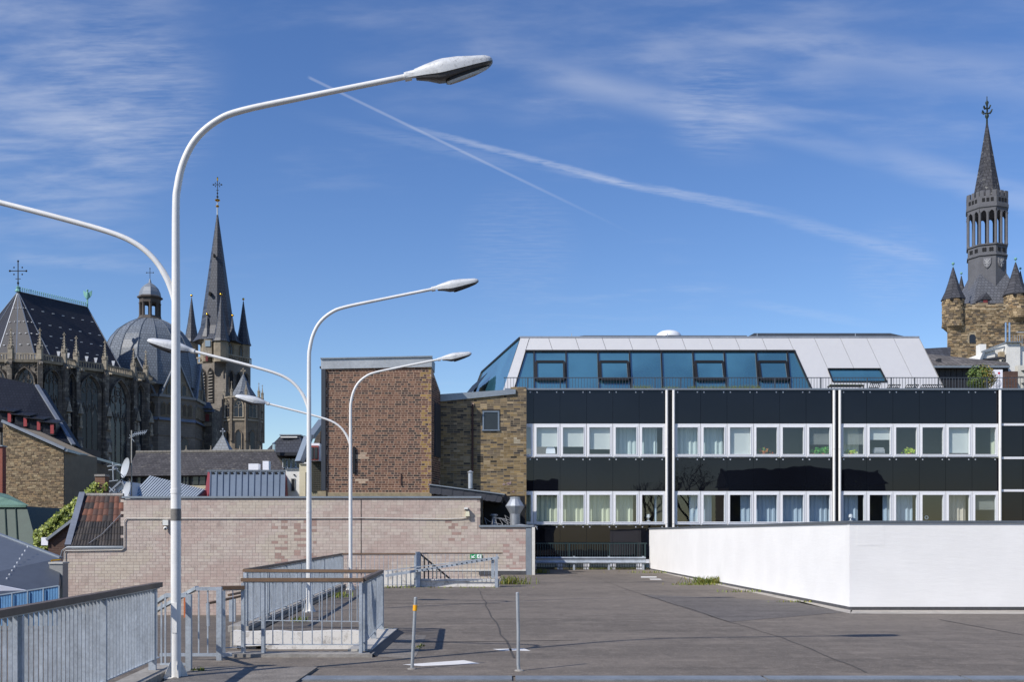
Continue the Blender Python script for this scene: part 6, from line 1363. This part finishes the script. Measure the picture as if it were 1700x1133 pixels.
# dishes and aerials
for (px, py, hh, lab) in ((211.5, 778, 17, 'upper large grey satellite dish on the antenna mast'), (213.5, 815, 15.5, 'lower grey satellite dish on the antenna mast')):
    D = 50.; o = W(px, py, D); e = empty('satellite_dish', o, lab, 'satellite dish', 'satellite dishes on the mast'); n_ = V(-.74, -.64, .2).normalized(); a = n_.cross(UP).normalized(); b = a.cross(n_); r_ = hh/F*D; rings = []
    for f, dpt in ((.02, 0), (.35, .02), (.7, .07), (1, .14), (1.02, .15), (.99, .16), (.68, .09), (.02, .03)): rings.append([o+(a*math.cos(k*math.pi/10)+b*math.sin(k*math.pi/10))*r_*f+n_*dpt*r_*1.6-(n_*.02 if f in (.99, .68) else n_*0) for k in range(20)])
    MB().loft(rings).build('reflector', M('dish_grey', '#a9adb2', .5, .1, .1), e, True); MB().tube([o-b*r_*.9+n_*.1, o+n_*.55-b*.15], .02, 6).build('feed_arm', galv(), e); MB().obox(o+n_*.58-b*.12, n_*.08, a*.04, b*.05).build('receiver', M('printer_grey', '#9a9a9e'), e)
D = 50.3; e = empty('antenna_mast', W(218.5, 828, D), 'thin steel antenna mast with a horizontal aerial and cables', 'antenna'); MB().tube([W(218.5, 829, D), W(218.5, 715, D)], .03, 8).build('mast', M('weathered_steel', '#b0aca4', .5, .4), e)
MB().bar(W(219, 722, D), W(243, 718, D), .025).build('boom', galv(), e)
for i in range(7): p = W(222+i*3.3, 721.5-i*.6, D); MB().bar(p-V(.0, .2, .13), p+V(0, .2, .13), .015).build('element', galv(), e)
MB().bar(W(214, 728, D), W(224, 724, D), .02).build('element', galv(), e); MB().bar(W(215, 722, D), W(223, 734, D), .02).build('element', galv(), e)
MB().tube([W(218, 735, D), W(216.5, 760, D), W(218, 790, D)], .012, 5).build('cable', black_metal(), e)
e = empty('rooftop_aerial', W(190, 795, 52), 'small dark aerial bracket beside the brick chimney', 'antenna'); 
for a, b in (((178, 775), (200, 772)), ((180, 781), (196, 779)), ((187, 768), (188, 800)), ((179, 800), (196, 798)), ((180, 808), (190, 818))): MB().bar(W(*a, 52), W(*b, 52), .035).build('element', galv(), e)
# corrugated roof, zinc roof, long slate house, mansards, white houses
D = 58.; h = house('corrugated_roof_house', W(280, 826, D), 'light grey corrugated metal gable roof behind the pink wall'); cp = [W(216, 829, D), W(322, 829, D), W(338, 814.5, D+2.6), W(250.5, 792.5, D+2.6)]; cgm = M('corrugated_grey', '#a9b2ba', .5, .2, .08, .8)
MB().prism(cp, V(0, .1, -.1)).build('roof_sheet', M('corrugated_trough_shade', '#6f7881', .5, .2, .08), h); q = MB(); n = 22  # sheet coloured darker than the ribs, painting the shade in the troughs
for i in range(n+1):
    f = i/n; q.bar(cp[0].lerp(cp[1], f)+UP*.02, cp[3].lerp(cp[2], f)+UP*.02, .09, .12)
q.build('corrugations', cgm, h, kind='stuff'); MB().prism([W(322.5, 829, D+.02), W(341, 829, D+2.7), W(339, 814, D+2.7)], V(.1, .1, 0)).build('red_end_wall', M('dark_red_paint', '#7e3038', .7), h); MB().box(XX(214, D), XX(336, D), D+1, D+6, -14, ZZ(829, D)-.15).build('wall', M('grey_render', '#7b7a78'), h)
D = 60.; h = house('zinc_roof_house', W(410, 826, D), 'standing-seam blue zinc mansard roof with red end wall'); zn = M('blue_zinc', '#76828f', .5, .4, .1, .6)
for i in range(12):
    a, b = 349+i*10.4, 349+(i+1)*10.4; sl = lambda x: x-2-.0*x
    P = [W(a-.6, 832, D), W(b-1.0, 832, D), W(b+.0, 783.5, D+2.2), W(a+.4, 783.5, D+2.2)]; o = MB().prism(P, V(0, .08, 0)).build('zinc_panel', zn, h)
    MB().bar(W(a-.8, 832, D-.05), W(a+.2, 783.5, D+2.15), .05, .07).build('standing_seam', zn, h); MB().obox(W(a+5, 786.5, D+2.0), V(.07, 0, 0), V(0, .05, 0), V(0, 0, .06)).build('vent_hole', black_metal(), o)
MB().bar(W(344, 782.5, D+2.2), W(476, 782.5, D+2.2), .16, .12).build('ridge_trim', M('zinc_capping', '#6f767e'), h); MB().prism([W(347.5, 832, D+.02), W(338, 832, D+3), W(345, 783.5, D+3), W(348.5, 783.5, D+2.2)], V(0, .05, 0)).build('red_end_wall', M('dark_red_paint', '#7e3038'), h)
MB().box(XX(348, D), XX(474, D), D+2.3, D+6, -14, ZZ(784, D)).build('core', zn, h); MB().prism([W(473.6, 832, D), W(478, 832, D+.5), W(475, 783.5, D+2.3), W(474, 783.5, D+2.2)], V(0, .1, 0)).build('red_end_wall', M('dark_red_paint', '#7e3038'), h)
D = 80.; h = house('long_slate_house', W(330, 800, D), 'long low house with mottled grey slate roof and dark windows'); LS = slate('mottled_slate', '#4c4a4b', .17, .25, .1, .3, .7, .6, '#77726a')
MB().prism([W(208, 791, D), W(475, 788, D), W(456, 749.5, D+3.6), W(226, 752, D+3.6)], V(0, .2, -.1)).build('roof', LS, h); q = MB(); a, b = W(226, 751.5, D+3.6), W(456, 749, D+3.6)
for i in range(36): q.tube([a.lerp(b, i/36), a.lerp(b, (i+.95)/36)], .12, 6)
q.build('ridge_tiles', M('mossy_ridge', '#7a756c', .9, var=.3, scale=3), h); MB().box(XX(210, D), XX(474, D), D+.5, D+6, -14, ZZ(790, D)).build('wall', M('dark_plaster', '#54514d', .9, var=.2), h)
for a, b in ((217, 232), (240, 262), (282, 300), (317, 340), (301, 312)): w_ = MB().box(XX(a, D), XX(b, D), D+.35, D+.49, ZZ(806, D), ZZ(787, D)).build('window', M('dark_window_frame', '#33363b', .5), h); [MB().box(XX(a, D)+.08+k*(XX(b, D)-XX(a, D))/2, XX(a, D)+(k+1)*(XX(b, D)-XX(a, D))/2-.06, D+.30, D+.34, ZZ(805, D), ZZ(789, D)).build('pane', M('dark_pane', '#2b2d31'), w_) for k in (0, 1)]
MB().box(XX(300, D), XX(345, D), D+.2, D+.48, ZZ(812, D), ZZ(806.5, D)).build('eaves_band', M('cream_band', '#b5ab90', .8), h); MB().box(XX(300, D), XX(345, D), D+.1, D+.45, ZZ(840, D), ZZ(813, D)).build('white_band', wr, h)
for a, b, y0, y1 in ((412.5, 429, 770.5, 780), (436, 446, 766, 780)): MB().box(XX(a, 70), XX(b, 70), 70, 70.6, ZZ(y1+3, 70), ZZ(y0, 70)).build('roof_box', wb, h)
D = 95.; h = house('mansard_house', W(480, 770, D), 'dark slate mansard house with pale window band'); MS = slate('mansard_slate', '#42444a', .3, .35, .2, .14, .6, .2)
MB().loft([[W(438, 752, D), W(505, 752, D-1), W(516, 752, D+6), W(440, 752, D+9)], [W(466, 724, D+2), W(498, 724, D+2), W(507, 724, D+6), W(466, 724, D+8)]]).build('mansard_roof', MS, h); MB().box(XX(465, D+2), XX(500, D+2), D+1.7, D+7, ZZ(724, D+2)+.003, ZZ(722, D+2)).build('roof_edge', alu(), h); MB().box(XX(466.5, D+1.5), XX(494, D+1.5), D+1.3, D+1.6, ZZ(727.5, D+1.5), ZZ(725.5, D+1.5)).build('pale_edge', wr, h)
MB().box(XX(455, D-1.5), XX(503, D-1.5), D-1.5, D, ZZ(759, D), ZZ(754, D)).build('eaves_band', M('slate_core', '#22242a'), h); MB().box(XX(440, D), XX(512, D), D, D+6, -14, ZZ(752, D)-.01).build('wall', M('dark_plaster', '#54514d'), h)
MB().lathe(XX(454.5, D-2), D-2, [(.12, ZZ(750, D-2)), (.12, ZZ(738, D-2)), (.18, ZZ(737, D-2)), (.05, ZZ(735.5, D-2))], 8).build('flue', M('chrome', '#c3c6ca'), h)
for i in range(4): w_ = MB().box(XX(470+i*7.5, D), XX(476.5+i*7.5, D), D-.25, D-.02, ZZ(778, D), ZZ(763, D)).build('window', white_frame(), h); MB().box(XX(471+i*7.5, D), XX(475.6+i*7.5, D), D-.29, D-.26, ZZ(777, D), ZZ(764, D)).build('pane', M('dark_pane', '#2b2d31'), w_)
e = empty('patio_umbrella', W(459, 780, 90), 'tiny orange parasol on the terrace below the mansard roof', 'parasol'); MB().lathe(XX(459, 90), 90, [(.3, ZZ(767.5, 90)), (.22, ZZ(765.5, 90)), (.02, ZZ(764, 90))], 10).build('canopy', M('orange_cloth', '#c98a3a', .7), e); MB().lathe(XX(459, 90), 90, [(.03, ZZ(785, 90)), (.03, ZZ(766, 90))], 6).build('pole', galv(), e)
D = 62.; h = house('white_house', W(486, 826, D), 'white rendered house wall with one tall narrow window'); MB().box(XX(474.5, D), XX(497, D), D, D+4, -14, ZZ(780.5, D)).build('wall', wr, h); MB().box(XX(474, D), XX(497.5, D), D-.08, D+4, ZZ(780.5, D)+.002, ZZ(779, D)).build('coping', alu(), h)
w_ = MB().box(XX(483, D), XX(490, D), D-.05, D-.005, ZZ(816.5, D), ZZ(795, D)).build('window', M('grey_frame', '#8a8c8a', .6), h); MB().box(XX(484.5, D), XX(488.6, D), D-.07, D-.051, ZZ(815.5, D), ZZ(796, D)).build('pane', M('dark_pane', '#2b2d31'), w_); MB().lathe(XX(488.5, D), D-.05, [(.05, ZZ(789.8, D)), (.05, ZZ(788, D))], 8).build('wall_vent', black_metal(), h)
MB().box(XX(497.5, D), XX(513, D), D-.1, D+4, -14, ZZ(771, D)).build('cream_wall', M('cream_render', '#cbc2a8', .9, var=.08, streak=.3), h); MB().box(XX(497, D), XX(514, D), D-.2, D+4, ZZ(771, D)+.002, ZZ(768.5, D)).build('cornice', wr, h); MB().box(XX(508, D), XX(510.5, D), D-.14, D-.101, ZZ(826, D), ZZ(785, D)).build('dark_slot', black_metal(), h)
D = 56.; h = house('dormer_house', W(522, 820, D), 'narrow house with red-framed dormer window beside the brown brick block')
MB().prism([W(510, 770, D), W(541, 770, D), W(541, 695, D+2), W(534, 695, D+2)], V(0, 2, 0)).build('roof', slate('brown_slate', '#4d4742', .2, .3, .2, .2), h); MB().bar(W(497, 768, D-.2), W(512, 727, D+.3), .45, .3).build('zinc_verge', zn, h); MB().bar(W(516, 726, D), W(535, 700, D+1.5), .4, .25).build('zinc_verge', zn, h)
MB().box(XX(512, D), XX(541, D), D-.1, D+4, -14, ZZ(768, D)).build('wall', M('shingle_grey', '#8c8872', .9, var=.2, scale=4), h); q = MB()
for i in range(5): q.bar(W(518+i*3.4, 766, D-.15), W(518+i*3.4, 818, D-.15), .04)
for i in range(14): q.bar(W(516, 768+i*3.6, D-.17), W(534, 768+i*3.6, D-.17), .04)
q.build('trellis', M('trellis_dark', '#4a4940', .8), h)
w_ = MB().box(XX(517, D), XX(534, D), D-.6, D-.12, ZZ(767, D), ZZ(738, D)).build('dormer_window', wb, h); MB().box(XX(518, D), XX(532.5, D), D-.66, D-.61, ZZ(766, D), ZZ(742, D)).build('frame', M('red_wood', '#8b3f38', .6), w_); [MB().box(XX(a, D), XX(a+5, D), D-.69, D-.665, ZZ(764, D), ZZ(745, D)).build('pane', M('dark_pane', '#2b2d31'), w_) for a in (519.5, 526)]
MB().box(XX(527, 47.5), XX(541, 47.5), 47.5, 48, ZZ(827, 47.5), ZZ(816, 47.5)).build('rubble_mound', M('mossy_ledge', '#8f836a'), h)
# ------------------------------------------------------------------ what the black glass mirrors: houses and bare trees behind the camera
rb = lambda i: M('mirror_house_%d' % i, ('#6f675e', '#4a4643', '#8a8378')[i % 3], .9, var=.15)
for i, (x0, x1, y, z, lab) in enumerate(((-46, -30, -34, 9.5, 'plain grey apartment house behind the deck, mirrored in the black glass'), (-27, -13, -30, 12.5, 'tall dark flat-roofed house behind the deck, mirrored in the black glass'), (-12, 6, -42, 7, 'low dark workshop behind the deck, mirrored in the black glass'), (30, 52, -40, 8.5, 'wide pale house behind the deck, mirrored in the black glass'))):
    h = house('mirrored_house', V((x0+x1)/2, y, 0), lab); MB().box(x0, x1, y-9, y, -14, z).build('wall', rb(i), h); MB().prism([V(x0-.3, y+.3, z+.002), V(x0-.3, y-9.3, z+.002), V(x0-.3, y-4.5, z+(2.6 if i != 1 else .4))], V(x1-x0+.6, 0, 0)).build('roof', slate_dark(), h)
    for k in range(int((x1-x0)/3)):
        for zz_ in (1, 4.2, 7.4):
            if zz_+2 < z: MB().box(x0+.8+k*3, x0+2.2+k*3, y+.001, y+.06, zz_, zz_+1.7).build('window', M('dark_pane', '#2b2d31'), h)
def tree(x, y, hgt, lab, seed, leafy):
    r = random.Random(seed); T = empty('bare_tree', (x, y, -1), lab, 'tree'); m = MB(); tips = []
    def grow(p, d, L, rad, dep):
        q = p+d*L; m.tube([p, p.lerp(q, .5)+V(r.uniform(-.1, .1), r.uniform(-.1, .1), 0)*L, q], [rad, rad*.85, rad*.7], 6)
        if dep == 0: tips.append(q); return
        for _ in range(3): grow(q, (d+V(r.uniform(-.8, .8), r.uniform(-.8, .8), r.uniform(-.2, .5))).normalized(), L*r.uniform(.6, .85), rad*.6, dep-1)
    grow(V(x, y, -1), UP, hgt*.3, .28, 4); m.build('trunk', M('bark', '#4d4032'), T)
    fn = lambda rr: (r.choice(tips)+V(rr.gauss(0, .5), rr.gauss(0, .5), rr.gauss(0, .5)), (0, 0, 1)); leaves(leafy, fn, .17, [lc('#4a5a24'), lc('#5a6a2a')], r).build('crown', colattr('tree_leaf', .7, .2, 0), T)
tree(17, -26, 12, 'thin bare tree behind the deck, mirrored beside a leafier one', 3, 350); tree(23, -30, 13, 'leafier tree behind the deck, mirrored in the black glass', 8, 1200); tree(38, -22, 11, 'spreading tree in front of the wide pale mirrored house', 5, 700)
